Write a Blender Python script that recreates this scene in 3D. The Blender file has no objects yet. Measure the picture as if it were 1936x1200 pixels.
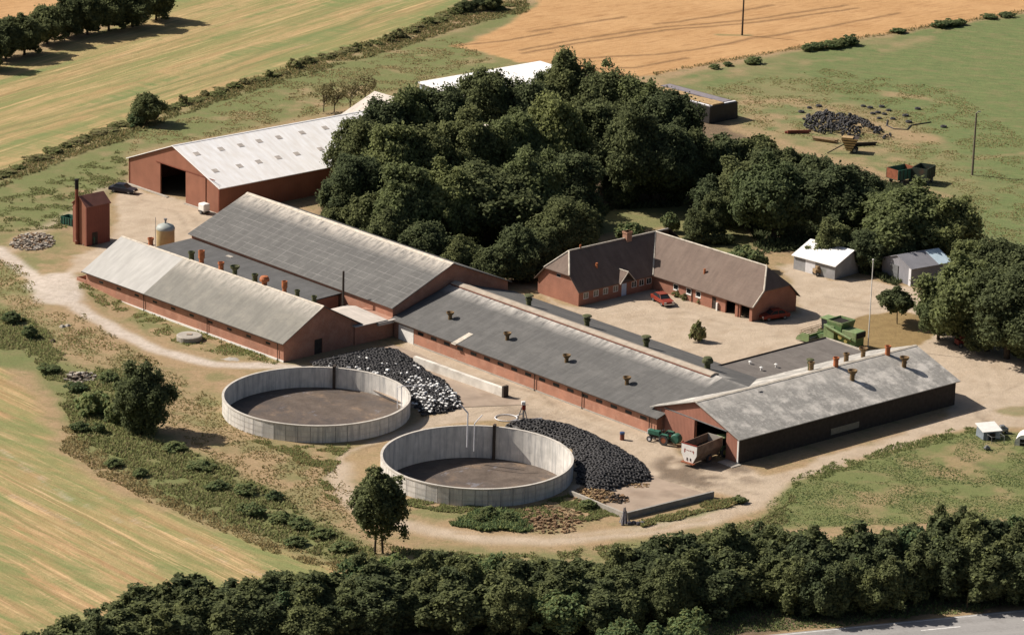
import bpy, math, random
import numpy as np
from mathutils import Vector, Matrix
R = math.radians
rnd = random.Random(7)
SC = bpy.context.scene
COL = SC.collection

# ------------------------------------------------------------ camera
F_PX, PITCH, ROLL, CAM_H = 6500.0, R(16.948), R(1.674), 137.791
CX, CY = 968.0, 600.0
_fw = np.array([0, math.cos(PITCH), -math.sin(PITCH)])
_r0 = np.array([1.0, 0, 0]); _u0 = np.array([0, math.sin(PITCH), math.cos(PITCH)])
_rt = _r0*math.cos(ROLL)+_u0*math.sin(ROLL); _up = -_r0*math.sin(ROLL)+_u0*math.cos(ROLL)
cd = bpy.data.cameras.new("camera"); cam = bpy.data.objects.new("camera", cd); COL.objects.link(cam)
cam.matrix_world = Matrix(((_rt[0], _up[0], -_fw[0], 0), (_rt[1], _up[1], -_fw[1], 0), (_rt[2], _up[2], -_fw[2], CAM_H), (0, 0, 0, 1)))
cd.sensor_width = 36; cd.lens = F_PX/1936*36; cd.clip_start = 5; cd.clip_end = 12000
SC.camera = cam
# ------------------------------------------------------------ light
SUN_EL, SUN_AZ = R(41.5), R(17)          # sun stands to the left, 17 degrees behind the picture plane
sdir = Vector((-math.cos(SUN_AZ)*math.cos(SUN_EL), math.sin(SUN_AZ)*math.cos(SUN_EL), math.sin(SUN_EL)))
w = bpy.data.worlds.new("World"); SC.world = w; w.use_nodes = True
sky = w.node_tree.nodes.new("ShaderNodeTexSky"); sky.sky_type = 'NISHITA'; sky.sun_disc = False
sky.dust_density = 3.5; sky.sun_elevation = SUN_EL; sky.sun_rotation = math.atan2(sdir.x, sdir.y)
bgn = w.node_tree.nodes["Background"]; bgn.inputs[1].default_value = 0.05
w.node_tree.links.new(sky.outputs[0], bgn.inputs[0])
sl = bpy.data.lights.new("sun", 'SUN'); sl.energy = 5.0; sl.angle = R(0.5); sl.color = (1.0, 0.915, 0.815)
so = bpy.data.objects.new("sun", sl); COL.objects.link(so); so.rotation_euler = (-sdir).to_track_quat('-Z', 'Y').to_euler()
SC.view_settings.view_transform = 'Standard'; SC.view_settings.look = 'None'
SC.view_settings.exposure = 0.4; SC.view_settings.gamma = 1.0
try:
    SC.cycles.max_bounces = 5; SC.cycles.diffuse_bounces = 1; SC.cycles.transparent_max_bounces = 8
except Exception: pass

# ------------------------------------------------------------ surveying: farm grid (u, v) and sight lines to the ground
A0 = R(-47.482)
UV_ = np.array([math.cos(A0), math.sin(A0)]); VV_ = np.array([-UV_[1], UV_[0]])
def W2(u, v): return UV_*u+VV_*v
def toUV(p): return float(p[0]*UV_[0]+p[1]*UV_[1]), float(p[0]*VV_[0]+p[1]*VV_[1])
def sst(a, b, x):
    t = np.clip((x-a)/(b-a), 0, 1); return t*t*(3-2*t)
C1 = W2(-272.0, 327.0); C2 = W2(-381.0, 266.0)
def terrain(x, y):
    d1 = ((x-C1[0])**2+(y-C1[1])**2)/(13.0**2); d2 = ((x-C2[0])**2+(y-C2[1])**2)/(9.0**2)
    return 0.0*d1+0.9*np.exp(-d2)
def G(px, py, z=None):
    d = _fw*F_PX+_rt*(px-CX)-_up*(py-CY)
    if z is None:
        zz = 0.0
        for _ in range(12):
            q = d*((zz-CAM_H)/d[2]); zz = 0.5*zz+0.5*float(terrain(q[0], q[1]))
        z = zz
    q = d*((z-CAM_H)/d[2]); return np.array([q[0], q[1]])
def G3(px, py, z=None):
    p = G(px, py, z); return Vector((p[0], p[1], float(terrain(p[0], p[1])) if z is None else z))
def PX(x, y, z):
    q = np.array([x, y, z-CAM_H]); d = q@_fw
    return CX+F_PX*(q@_rt)/d, CY-F_PX*(q@_up)/d
def u_on(v, z, px):                     # u on the line v=const, height z, seen at column px
    lo, hi = -450.0, -240.0
    for _ in range(50):
        m = (lo+hi)/2; p = W2(m, v)
        if PX(p[0], p[1], z)[0] < px: lo = m
        else: hi = m
    return lo
def v_on(u, z, px):
    lo, hi = 240.0, 430.0
    for _ in range(50):
        m = (lo+hi)/2; p = W2(u, m)
        if PX(p[0], p[1], z)[0] < px: lo = m
        else: hi = m
    return lo

# ------------------------------------------------------------ numpy noise
_tab = np.random.RandomState(3).rand(256, 256)
def vnoise(x, y, s, o=0):
    x = x/s+o*17.3; y = y/s+o*9.1
    xi = np.floor(x).astype(int); yi = np.floor(y).astype(int); fx = x-xi; fy = y-yi
    fx = fx*fx*(3-2*fx); fy = fy*fy*(3-2*fy)
    t = lambda a, b: _tab[a % 256, b % 256]
    return (t(xi, yi)*(1-fx)+t(xi+1, yi)*fx)*(1-fy)+(t(xi, yi+1)*(1-fx)+t(xi+1, yi+1)*fx)*fy
def fnoise(x, y, s, o=0): return 0.55*vnoise(x, y, s, o)+0.28*vnoise(x, y, s*.47, o+1)+0.17*vnoise(x, y, s*.21, o+2)

# ------------------------------------------------------------ tagging
def tag(o, label=None, cat=None, group=None, kind=None):
    if label: o['label'] = label
    if cat: o['category'] = cat
    if group: o['group'] = group
    if kind: o['kind'] = kind
    return o
def thing(name, label, cat, loc, rz=0.0, group=None):
    o = bpy.data.objects.new(name, None); COL.objects.link(o); o.empty_display_size = .3
    o.location = loc if len(loc) == 3 else (loc[0], loc[1], 0); o.rotation_euler = (0, 0, rz)
    return tag(o, label, cat, group)
def copy_tree(o, parent=None):
    c = o.copy(); COL.objects.link(c)
    if parent is not None: c.parent = parent
    for ch in KIDS.get(o.name, []):
        n = copy_tree(ch, c); KIDS.setdefault(c.name, []).append(n)
    return c
KIDS = {}

# ------------------------------------------------------------ mesh builder
class MB:
    def __init__(s): s.v = []; s.f = []; s.uv = []; s.m = []
    def face(s, pts, uv=None, m=0):
        i = len(s.v); s.v += [tuple(p) for p in pts]; s.f.append(tuple(range(i, i+len(pts))))
        s.uv.append(uv if uv else [(0, 0)]*len(pts)); s.m.append(m)
    def hexa(s, p, m=0):       # p: 8 points, 0-3 bottom ccw, 4-7 top ccw
        i = len(s.v); s.v += [tuple(q) for q in p]
        for f in ((3, 2, 1, 0), (4, 5, 6, 7), (0, 1, 5, 4), (1, 2, 6, 5), (2, 3, 7, 6), (3, 0, 4, 7)):
            s.f.append(tuple(i+k for k in f)); s.uv.append([(0, 0)]*4); s.m.append(m)
        return s
    def box(s, x0, x1, y0, y1, z0, z1, m=0):
        return s.hexa([(x0, y0, z0), (x1, y0, z0), (x1, y1, z0), (x0, y1, z0), (x0, y0, z1), (x1, y0, z1), (x1, y1, z1), (x0, y1, z1)], m)
    def slab(s, a, b, c, d, t, du, dv, m=0):   # top quad a,b (eave) c,d (ridge); thickness t down; uv metres
        A = [Vector(q) for q in (a, b, c, d)]; Bq = [q-Vector((0, 0, t)) for q in A]
        s.face(A, [(0, 0), (du, 0), (du, dv), (0, dv)], m); s.face(Bq[::-1], None, m)
        for k in range(4):
            n = (k+1) % 4; s.face([Bq[k], Bq[n], A[n], A[k]], [(0, 0), (.01, 0), (.01, .01), (0, .01)], m)
        return s
    def tube(s, p, q, r0, r1=None, n=10, m=0, caps=True):
        if r1 is None: r1 = r0
        p = Vector(p); q = Vector(q); d = (q-p).normalized(); a = d.orthogonal().normalized(); b = d.cross(a)
        i = len(s.v)
        for k in range(n):
            t = 2*math.pi*k/n; o = a*math.cos(t)+b*math.sin(t); s.v.append(tuple(p+o*r0)); s.v.append(tuple(q+o*r1))
        for k in range(n):
            j = (k+1) % n; s.f.append((i+2*k, i+2*j, i+2*j+1, i+2*k+1)); s.uv.append([(0, 0)]*4); s.m.append(m)
        if caps:
            s.f.append(tuple(i+2*k for k in range(n))[::-1]); s.uv.append([(0, 0)]*n); s.m.append(m)
            s.f.append(tuple(i+2*k+1 for k in range(n))); s.uv.append([(0, 0)]*n); s.m.append(m)
        return s
    def lathe(s, prof, c=(0, 0, 0), n=16, m=0, axis='z'):
        i = len(s.v); L = len(prof)
        for k in range(n):
            t = 2*math.pi*k/n; ca, sa = math.cos(t), math.sin(t)
            for r, z in prof:
                p = (r*ca, r*sa, z) if axis == 'z' else (r*ca, z, r*sa) if axis == 'y' else (z, r*ca, r*sa)
                s.v.append((p[0]+c[0], p[1]+c[1], p[2]+c[2]))
        for k in range(n):
            j = (k+1) % n
            for a in range(L-1):
                s.f.append((i+k*L+a, i+j*L+a, i+j*L+a+1, i+k*L+a+1)); s.uv.append([(0, 0)]*4); s.m.append(m)
        return s
    def prism(s, prof, x0, x1, m=0, axis='y'):  # profile (a,z) extruded along other axis
        n = len(prof); i = len(s.v)
        for xx in (x0, x1):
            for a, z in prof: s.v.append((a, xx, z) if axis == 'y' else (xx, a, z))
        s.f.append(tuple(range(i, i+n))); s.f.append(tuple(range(i+2*n-1, i+n-1, -1))); s.uv += [[(0, 0)]*n]*2; s.m += [m]*2
        for k in range(n):
            j = (k+1) % n; s.f.append((i+k, i+n+k, i+n+j, i+j)); s.uv.append([(0, 0)]*4); s.m.append(m)
        return s
    def build(s, name, mats, parent=None, smooth=False, bevel=0.0):
        me = bpy.data.meshes.new(name); me.from_pydata(s.v, [], s.f)
        ul = me.uv_layers.new(name="UVMap"); flat = [c for f in s.uv for t in f for c in t]
        ul.data.foreach_set("uv", flat)
        if not isinstance(mats, (list, tuple)): mats = [mats]
        for q in mats: me.materials.append(q)
        me.polygons.foreach_set("material_index", s.m)
        if smooth: me.polygons.foreach_set("use_smooth", [True]*len(s.f))
        me.update(); me.validate()
        import bmesh
        bm = bmesh.new(); bm.from_mesh(me); bmesh.ops.remove_doubles(bm, verts=bm.verts, dist=1e-4) if smooth or bevel else None
        bmesh.ops.recalc_face_normals(bm, faces=bm.faces) if smooth or bevel else None
        bm.to_mesh(me); bm.free()
        o = bpy.data.objects.new(name, me); COL.objects.link(o)
        if parent is not None: o.parent = parent; KIDS.setdefault(parent.name, []).append(o)
        if bevel:
            b = o.modifiers.new("b", 'BEVEL'); b.width = bevel; b.segments = 2; b.limit_method = 'ANGLE'
        return o

def quads_mesh(name, P, mats, parent=None, matidx=None):   # P (n,4,3)
    n = len(P); me = bpy.data.meshes.new(name)
    me.vertices.add(n*4); me.vertices.foreach_set("co", P.reshape(-1).astype(np.float32))
    me.loops.add(n*4); me.loops.foreach_set("vertex_index", np.arange(n*4, dtype=np.int32))
    me.polygons.add(n); me.polygons.foreach_set("loop_start", np.arange(0, n*4, 4, dtype=np.int32))
    me.polygons.foreach_set("loop_total", np.full(n, 4, dtype=np.int32))
    if not isinstance(mats, (list, tuple)): mats = [mats]
    for m in mats: me.materials.append(m)
    if matidx is not None: me.polygons.foreach_set("material_index", matidx.astype(np.int32))
    me.update(calc_edges=True)
    o = bpy.data.objects.new(name, me); COL.objects.link(o)
    if parent is not None: o.parent = parent; KIDS.setdefault(parent.name, []).append(o)
    return o

# ------------------------------------------------------------ materials
class NT:
    def __init__(s, name):
        s.m = bpy.data.materials.new(name); s.m.use_nodes = True; s.t = s.m.node_tree
        s.b = s.t.nodes["Principled BSDF"]; s.b.inputs["Specular IOR Level"].default_value = .25
    def n(s, kind, **kw):
        q = s.t.nodes.new(kind)
        for k, v in kw.items(): setattr(q, k, v)
        return q
    def l(s, a, b): s.t.links.new(a, b)
    def coord(s, kind, scale=(1, 1, 1), rot=0.0):
        if kind == 'World':
            src = s.n('ShaderNodeNewGeometry').outputs['Position']
        else: src = s.n('ShaderNodeTexCoord').outputs[kind]
        mp = s.n('ShaderNodeMapping'); mp.inputs['Scale'].default_value = scale; mp.inputs['Rotation'].default_value = (0, 0, rot)
        if rot:     # rotate first, then stretch
            m1 = s.n('ShaderNodeMapping'); m1.inputs['Rotation'].default_value = (0, 0, rot); s.l(src, m1.inputs[0])
            mp.inputs['Rotation'].default_value = (0, 0, 0); s.l(m1.outputs[0], mp.inputs[0])
        else: s.l(src, mp.inputs[0])
        return mp.outputs[0]
    def noise(s, vec, scale, lo=.4, hi=.6, detail=4, rough=.55):
        q = s.n('ShaderNodeTexNoise'); q.inputs['Scale'].default_value = scale; q.inputs['Detail'].default_value = detail
        q.inputs['Roughness'].default_value = rough; s.l(vec, q.inputs['Vector'])
        r = s.n('ShaderNodeMapRange'); r.inputs[1].default_value = lo; r.inputs[2].default_value = hi; r.clamp = True
        s.l(q.outputs[0], r.inputs[0]); return r.outputs[0]
    def mul(s, a, b):
        q = s.n('ShaderNodeMath', operation='MULTIPLY')
        for i, x in enumerate((a, b)):
            if isinstance(x, (int, float)): q.inputs[i].default_value = x
            else: s.l(x, q.inputs[i])
        return q.outputs[0]
    def mix(s, a, b, f):
        q = s.n('ShaderNodeMix'); q.data_type = 'RGBA'
        for i, x in ((6, a), (7, b)):
            if isinstance(x, (tuple, list)): q.inputs[i].default_value = (*x[:3], 1)
            else: s.l(x, q.inputs[i])
        if isinstance(f, (int, float)): q.inputs[0].default_value = f
        else: s.l(f, q.inputs[0])
        return q.outputs[2]
    def bump(s, h, dist=.02, st=.6):
        q = s.n('ShaderNodeBump'); q.inputs['Strength'].default_value = st; q.inputs['Distance'].default_value = dist
        s.l(h, q.inputs['Height']); s.l(q.outputs[0], s.b.inputs['Normal'])
    def out(s, c, rough=.85, metal=0):
        if isinstance(c, (tuple, list)): s.b.inputs['Base Color'].default_value = (*c, 1)
        else: s.l(c, s.b.inputs['Base Color'])
        s.b.inputs['Roughness'].default_value = rough; s.b.inputs['Metallic'].default_value = metal
        return s.m
def sc(c, k): return tuple(min(1, x*k) for x in c)
def kcol(c):
    k = .78+.22*float(sst(.5, .72, max(c))); return tuple(x*k for x in c)
def simple(name, c, rough=.7, var=.25, scale=1.5, metal=0, dirt=None):
    c = kcol(c); dirt = kcol(dirt) if dirt else None
    t = NT(name); v = t.coord('Object'); col = t.mix(sc(c, 1-var), sc(c, 1+var*.6), t.noise(v, scale, .3, .7))
    if dirt: col = t.mix(col, dirt, t.mul(t.noise(v, scale*.6, .5, .7), .6))
    return t.out(col, rough, metal)
def roofing(name, base, line, linew=.03, lineamt=.5, patch=None, patchamt=.4, sheet=(1.1, 1.1), streak=.25, ridge=None, slope=11.0):
    """corrugated fibre-cement sheets: rows of sheets, corrugation, lichen patches, run-off streaks"""
    base, line = kcol(base), kcol(line); patch = kcol(patch) if patch else None; ridge = kcol(ridge) if ridge else None
    t = NT(name); uv = t.coord('UV')
    c = t.mix(sc(base, .86), sc(base, 1.14), t.noise(t.coord('UV', (1, .25, 1)), 1.3, .3, .7, 5))
    c = t.mix(c, sc(base, .74), t.mul(t.noise(t.coord('UV', (2.2, .12, 1)), 1.0, .45, .75, 4), streak*2))
    if patch:
        c = t.mix(c, patch, t.mul(t.noise(uv, .35, .48, .62, 7, .7), patchamt))
        c = t.mix(c, patch, t.mul(t.noise(uv, 2.6, .55, .68, 5, .65), patchamt*.7))
    bk = t.n('ShaderNodeTexBrick'); bk.offset = .0; bk.inputs['Scale'].default_value = 1
    bk.inputs['Brick Width'].default_value = sheet[0]; bk.inputs['Row Height'].default_value = sheet[1]
    bk.inputs['Mortar Size'].default_value = linew; bk.inputs['Mortar Smooth'].default_value = .6
    bk.inputs['Color1'].default_value = (.93, .93, .93, 1); bk.inputs['Color2'].default_value = (1, 1, 1, 1); bk.inputs['Mortar'].default_value = (1, 1, 1, 1)
    t.l(uv, bk.inputs['Vector'])
    mm = t.n('ShaderNodeMix'); mm.data_type = 'RGBA'; mm.blend_type = 'MULTIPLY'; mm.inputs[0].default_value = .8
    t.l(c, mm.inputs[6]); t.l(bk.outputs['Color'], mm.inputs[7]); c2 = mm.outputs[2]
    brk = t.noise(t.coord('UV', (.4, 1, 1)), 1.1, .35, .65)
    c2 = t.mix(c2, line, t.mul(t.mul(bk.outputs['Fac'], brk), lineamt))
    if ridge:
        sp = t.n('ShaderNodeSeparateXYZ'); t.l(uv, sp.inputs[0])
        r = t.n('ShaderNodeMapRange'); r.inputs[1].default_value = slope-3.0; r.inputs[2].default_value = slope-.2; r.clamp = True; t.l(sp.outputs[1], r.inputs[0])
        c2 = t.mix(c2, ridge, t.mul(t.mul(r.outputs[0], t.noise(t.coord('UV', (1.6, .5, 1)), .9, .32, .62, 6, .7)), .8))
    wv = t.n('ShaderNodeTexWave'); wv.bands_direction = 'X'; wv.inputs['Scale'].default_value = 1.7; wv.inputs['Distortion'].default_value = 0
    t.l(uv, wv.inputs['Vector']); t.bump(wv.outputs[0], .03, .35)
    return t.out(c2, .8)
def brick(name, base, mortar=(.42, .33, .27), amt=.35, lime=None):
    base = kcol(base); mortar = kcol(mortar); lime = kcol(lime) if lime else None
    t = NT(name); v = t.coord('Object')
    c = t.mix(sc(base, .78), sc(base, 1.15), t.noise(v, .55, .3, .7, 6)); c = t.mix(c, sc(base, .6), t.mul(t.noise(v, 7, .5, .75), .6))
    if lime: c = t.mix(c, lime, t.mul(t.noise(v, .9, .5, .72, 6, .65), .45))
    sep = t.n('ShaderNodeSeparateXYZ'); t.l(v, sep.inputs[0]); ad = t.n('ShaderNodeMath', operation='ADD'); t.l(sep.outputs[0], ad.inputs[0]); t.l(sep.outputs[1], ad.inputs[1])
    cb = t.n('ShaderNodeCombineXYZ'); t.l(ad.outputs[0], cb.inputs[0]); t.l(sep.outputs[2], cb.inputs[1])
    bk = t.n('ShaderNodeTexBrick'); bk.inputs['Scale'].default_value = 1; bk.inputs['Brick Width'].default_value = .24; bk.inputs['Row Height'].default_value = .075; bk.inputs['Mortar Size'].default_value = .008
    t.l(cb.outputs[0], bk.inputs['Vector']); c = t.mix(c, mortar, t.mul(bk.outputs['Fac'], amt))
    return t.out(c, .9)
def ribbed(name, base, per=.3, dirt=None, rough=.6):
    base = kcol(base); dirt = kcol(dirt) if dirt else None
    t = NT(name); v = t.coord('Object')
    c = t.mix(sc(base, .85), sc(base, 1.1), t.noise(v, .5, .3, .7, 5))
    if dirt: c = t.mix(c, dirt, t.mul(t.noise(t.coord('Object', (1, 1, .4)), .8, .5, .7, 5), .5))
    sep = t.n('ShaderNodeSeparateXYZ'); t.l(v, sep.inputs[0]); ad = t.n('ShaderNodeMath', operation='ADD'); t.l(sep.outputs[0], ad.inputs[0]); t.l(sep.outputs[1], ad.inputs[1])
    cb = t.n('ShaderNodeCombineXYZ'); t.l(ad.outputs[0], cb.inputs[0])
    wv = t.n('ShaderNodeTexWave'); wv.inputs['Scale'].default_value = .314/per; t.l(cb.outputs[0], wv.inputs['Vector'])
    c = t.mix(c, sc(base, .72), t.mul(wv.outputs[0], .35)); t.bump(wv.outputs[0], .03, .5)
    return t.out(c, rough)
M = {}
M['roof_b'] = roofing('dark fibre cement', (.145, .143, .138), (.38, .37, .35), .07, .55, (.27, .265, .25), .22, (1.9, 1.12), .15, (.66, .60, .52), 11.2)
M['roof_e'] = roofing('dark fibre cement aged', (.138, .136, .132), (.34, .34, .33), .035, .22, (.30, .29, .275), .20, (2.2, 1.4), .25, (.74, .70, .64), 11.6)
M['roof_c'] = roofing('grey fibre cement lichen', (.25, .242, .215), (.34, .32, .29), .02, .1, (.36, .34, .29), .5, (1.1, 3.6), .25, (.62, .57, .50), 7.9)
M['roof_cl'] = roofing('pale fibre cement', (.53, .52, .495), (.46, .45, .43), .02, .08, (.47, .46, .43), .3, (1.1, 3.6), .12)
M['roof_f'] = roofing('mottled fibre cement', (.40, .385, .355), (.54, .51, .47), .06, .3, (.70, .66, .60), .75, (3.4, 1.5), .35, (.62, .58, .52), 8.6)
M['roof_a'] = roofing('white fibre cement', (.97, .93, .88), (.88, .84, .78), .015, .06, (.92, .88, .82), .2, (1.1, 4.2), .02)
M['roof_h'] = roofing('brown slate', (.195, .142, .114), (.12, .09, .078), .03, .45, (.27, .205, .165), .35, (.6, .42), .2)
M['roof_d'] = roofing('roofing felt', (.125, .125, .125), (.09, .09, .09), .03, .3, (.20, .20, .20), .35, (6, 1), .2)
M['roof_g'] = roofing('corrugated grey brown', (.19, .17, .155), (.11, .1, .095), .10, .5, (.30, .275, .25), .4, (.9, 8), .3)
M['roof_w'] = roofing('white sheet roof', (.85, .84, .82), (.7, .7, .7), .02, .1, (.75, .74, .73), .2, (1.1, 3), .05)
M['roof_l'] = roofing('pale sheet roof', (.62, .56, .50), (.5, .45, .4), .03, .2, (.5, .46, .4), .3, (1.1, 3), .2)
M['ridge'] = simple('pale ridge tiles', (.62, .56, .47), .8, .25, 2, dirt=(.4, .35, .28))
M['cap'] = simple('sand coloured ridge vent sheets', (.50, .43, .35), .8, .2, 1.2, dirt=(.42, .33, .25))
M['redsteel'] = ribbed('red profiled steel', (.39, .17, .11), .3)
M['redboard'] = ribbed('red boards', (.42, .19, .135), .25, dirt=(.45, .22, .16))
M['brick'] = brick('red brick', (.53, .25, .165), lime=(.62, .38, .28))
M['brickh'] = brick('house red brick', (.44, .19, .125))
M['towerp'] = ribbed('dark red steel', (.28, .10, .075), .35)
M['rust'] = simple('brown painted steel', (.26, .085, .055), .5, .25, 1)
M['black'] = simple('black soot', (.02, .02, .02), .7)
M['conc'] = simple('concrete', (.50, .46, .40), .9, .22, .7, dirt=(.3, .27, .23))
M['concd'] = simple('stained concrete floor', (.44, .345, .265), .9, .22, .35, dirt=(.25, .18, .13))
M['white'] = simple('white paint', (.78, .76, .72), .6, .1, 2)
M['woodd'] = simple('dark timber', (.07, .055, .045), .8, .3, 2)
M['wood'] = simple('weathered timber', (.36, .25, .14), .8, .3, 2)
M['woody'] = simple('fresh yellow timber', (.62, .42, .19), .8, .3, 2)
M['grey'] = simple('galvanised grey', (.36, .37, .38), .45, .2, 2, .5)
M['pipew'] = simple('white pipe', (.70, .70, .72), .5, .1, 2)
M['glass'] = simple('dark glass', (.03, .035, .04), .12, .1, 1)
M['curtain'] = simple('pale window with curtain', (.32, .29, .22), .5, .2, 3)
M['interior'] = simple('dark interior', (.03, .026, .022), .9)
M['orange'] = simple('orange fibreglass', (.55, .19, .08), .6, .35, 3, dirt=(.3, .12, .06))
M['ochre'] = simple('weathered ochre fibreglass', (.24, .155, .075), .8, .4, 4, dirt=(.06, .05, .03))
M['mossy'] = simple('mossy green fibreglass', (.10, .11, .05), .8, .35, 4, dirt=(.2, .19, .1))
M['rubber'] = simple('black rubber', (.075, .073, .075), .7, .45, 9)
M['plastic'] = simple('black plastic sheet', (.045, .043, .043), .45, .3, 1)
M['sack'] = simple('white plastic', (.80, .80, .78), .55, .15, 4)
M['siloy'] = simple('yellowed fibreglass', (.55, .43, .23), .5, .2, 1.2)
M['silot'] = simple('pale blue fibreglass', (.46, .50, .47), .5, .15, 1.2)
M['green'] = simple('green machine paint', (.13, .24, .09), .55, .3, 2, dirt=(.22, .22, .12))
M['greenl'] = simple('faded green paint', (.24, .33, .15), .6, .25, 2, dirt=(.32, .32, .2))
M['teal'] = simple('teal paint', (.05, .17, .12), .55, .3, 2, dirt=(.12, .13, .09))
M['yellow'] = simple('yellow paint', (.42, .36, .12), .5, .2, 2)
M['carred'] = simple('red car paint', (.30, .05, .03), .25, .1, 2)
M['bark'] = simple('bark', (.10, .075, .055), .9, .3, 4)
M['asph'] = None
M['chrome'] = simple('chrome', (.8, .8, .8), .2, .05, 2, 1)
M['lamp'] = simple('lamp glass', (.7, .68, .6), .2, .05, 2)
M['orangem'] = simple('orange steel', (.36, .13, .07), .6, .3, 2, dirt=(.2, .07, .03))
M['straw'] = simple('straw', (.50, .35, .18), .95, .3, 2)
M['dirt'] = simple('brown earth heap', (.30, .19, .11), .95, .35, 1.5)
M['netting'] = simple('grey netting', (.16, .155, .18), .8, .5, 6)
M['shed'] = ribbed('grey profiled steel', (.34, .34, .37), .3)
def wallmat_tank():
    t = NT('tank concrete'); v = t.coord('Object')
    c = t.mix((.54, .52, .48), (.73, .70, .65), t.noise(v, .8, .3, .7, 5))
    c = t.mix(c, (.33, .33, .33), t.mul(t.noise(t.coord('Object', (1, 1, .10)), 1.9, .46, .66, 6, .7), .8))
    return t.out(c, .9)
M['tank'] = wallmat_tank()
def slurry():
    t = NT('slurry crust'); v = t.coord('Object')
    c = t.mix((.095, .074, .06), (.155, .123, .10), t.noise(v, .5, .35, .65, 8, .65))
    c = t.mix(c, (.30, .21, .14), t.mul(t.noise(v, .22, .52, .62, 8, .7), .6)); c = t.mix(c, (.075, .065, .062), t.mul(t.noise(v, .13, .48, .56, 7, .7), .6)); c = t.mix(c, (.24, .24, .27), t.mul(t.noise(t.coord('Object', (1, .5, 1), .6), .45, .60, .66, 7, .75), .5))
    t.bump(t.noise(v, 3, .2, .8, 6), .05, .5)
    return t.out(c, .6)
M['slurry'] = slurry()
def leafmat(name, a, b, c3=None, tr=.36):
    t = NT(name); t.t.nodes.remove(t.b); v = t.coord('World'); oi = t.n('ShaderNodeObjectInfo')
    c = t.mix(a, b, t.noise(v, .9, .35, .65, 6, .7))
    c = t.mix(c, c3 or (b[0]*1.7, b[1]*1.5, b[2]*1.25), t.mul(oi.outputs['Random'], .65))
    d = t.n('ShaderNodeBsdfDiffuse'); tl = t.n('ShaderNodeBsdfTranslucent'); g = t.n('ShaderNodeBsdfGlossy'); g.inputs['Roughness'].default_value = .45
    ms = t.n('ShaderNodeMixShader'); ms.inputs[0].default_value = tr+.08; m2 = t.n('ShaderNodeMixShader'); m2.inputs[0].default_value = .0
    t.l(c, d.inputs[0]); t.l(c, tl.inputs[0]); t.l(d.outputs[0], ms.inputs[1]); t.l(tl.outputs[0], ms.inputs[2])
    t.l(ms.outputs[0], m2.inputs[1]); t.l(g.outputs[0], m2.inputs[2])
    t.l(m2.outputs[0], [n for n in t.t.nodes if n.type == 'OUTPUT_MATERIAL'][0].inputs[0]); return t.m
M['leafd'] = leafmat('dark leaves', (.062, .078, .045), (.108, .132, .070))
M['leafm'] = leafmat('mid leaves', (.095, .122, .062), (.158, .19, .095))
M['leafl'] = leafmat('light leaves', (.10, .13, .060), (.175, .212, .095))
M['leafg'] = leafmat('bluish leaves', (.08, .125, .065), (.14, .20, .10))
M['weed'] = leafmat('weeds', (.17, .22, .08), (.29, .335, .135), (.30, .30, .14), .4)
M['drygrass'] = leafmat('dry grass stems', (.20, .17, .075), (.36, .28, .14), (.42, .32, .17))
M['brush'] = leafmat('scrub leaves', (.14, .15, .065), (.24, .24, .11), (.34, .28, .16))

# ------------------------------------------------------------ ground: one sheet with zone masks
def axis(lo, hi, st, far):
    a = list(np.arange(lo, hi+st/2, st)); s = st
    L = [lo]; 
    while L[-1] > -far: s *= 1.45; L.append(L[-1]-s)
    s = st; Rr = [hi]
    while Rr[-1] < far: s *= 1.45; Rr.append(Rr[-1]+s)
    return np.array(sorted(L[1:])+a+Rr[1:])
XS = axis(-104, 106, .5, 4500); YS = axis(318, 700, .6, 5200)
gx, gy = np.meshgrid(XS, YS); gx = gx.ravel(); gy = gy.ravel()
gz = terrain(gx, gy)+.05*(fnoise(gx, gy, 5)-.5)
TANKS = ((-24.203, 408.974, 11.79), (-3.676, 387.696, 11.52))
inside = np.zeros(gx.shape, bool)
for tx, ty, tr_ in TANKS:            # the ground sheet is cut out under the sunk tanks
    dd_ = np.hypot(gx-tx, gy-ty); rr_ = tr_-.12; s_ = (dd_ < rr_)
    f_ = np.where(s_ & (dd_ > rr_-1.3), rr_/np.maximum(dd_, .01), 1.0); gx = tx+(gx-tx)*f_; gy = ty+(gy-ty)*f_; inside |= s_
wx = gx+1.6*(vnoise(gx, gy, 4.5, 5)-.5)+.9*(vnoise(gx, gy, 1.3, 6)-.5); wy = gy+1.6*(vnoise(gx, gy, 4.5, 7)-.5)+.9*(vnoise(gx, gy, 1.3, 8)-.5)
def poly_w(pts): return np.array([G(a, b) for a, b in pts])
def sdist(P, x, y, closed=True):
    """signed distance (positive inside) to polygon, or minus distance to polyline"""
    d = np.full(x.shape, 1e9); ins = np.zeros(x.shape, bool); n = len(P)
    for i in range(n if closed else n-1):
        a = P[i]; b = P[(i+1) % n]; e = b-a; L = e@e+1e-9
        t = np.clip(((x-a[0])*e[0]+(y-a[1])*e[1])/L, 0, 1)
        d = np.minimum(d, np.hypot(x-a[0]-t*e[0], y-a[1]-t*e[1]))
        if closed:
            c = ((a[1] <= y) & (b[1] > y)) | ((b[1] <= y) & (a[1] > y))
            xi = a[0]+(y-a[1])/(b[1]-a[1]+1e-12)*e[0]; ins ^= c & (x < xi)
    return np.where(ins, d, -d) if closed else -d
def mask(pts, soft=1.0, warp=True, world=False):
    P = np.array(pts) if world else poly_w(pts); m = np.zeros(gx.shape)
    s = (gx > P[:, 0].min()-6) & (gx < P[:, 0].max()+6) & (gy > P[:, 1].min()-6) & (gy < P[:, 1].max()+6)
    xx, yy = (wx, wy) if warp else (gx, gy)
    m[s] = sst(-soft, soft, sdist(P, xx[s], yy[s])); return m
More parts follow.
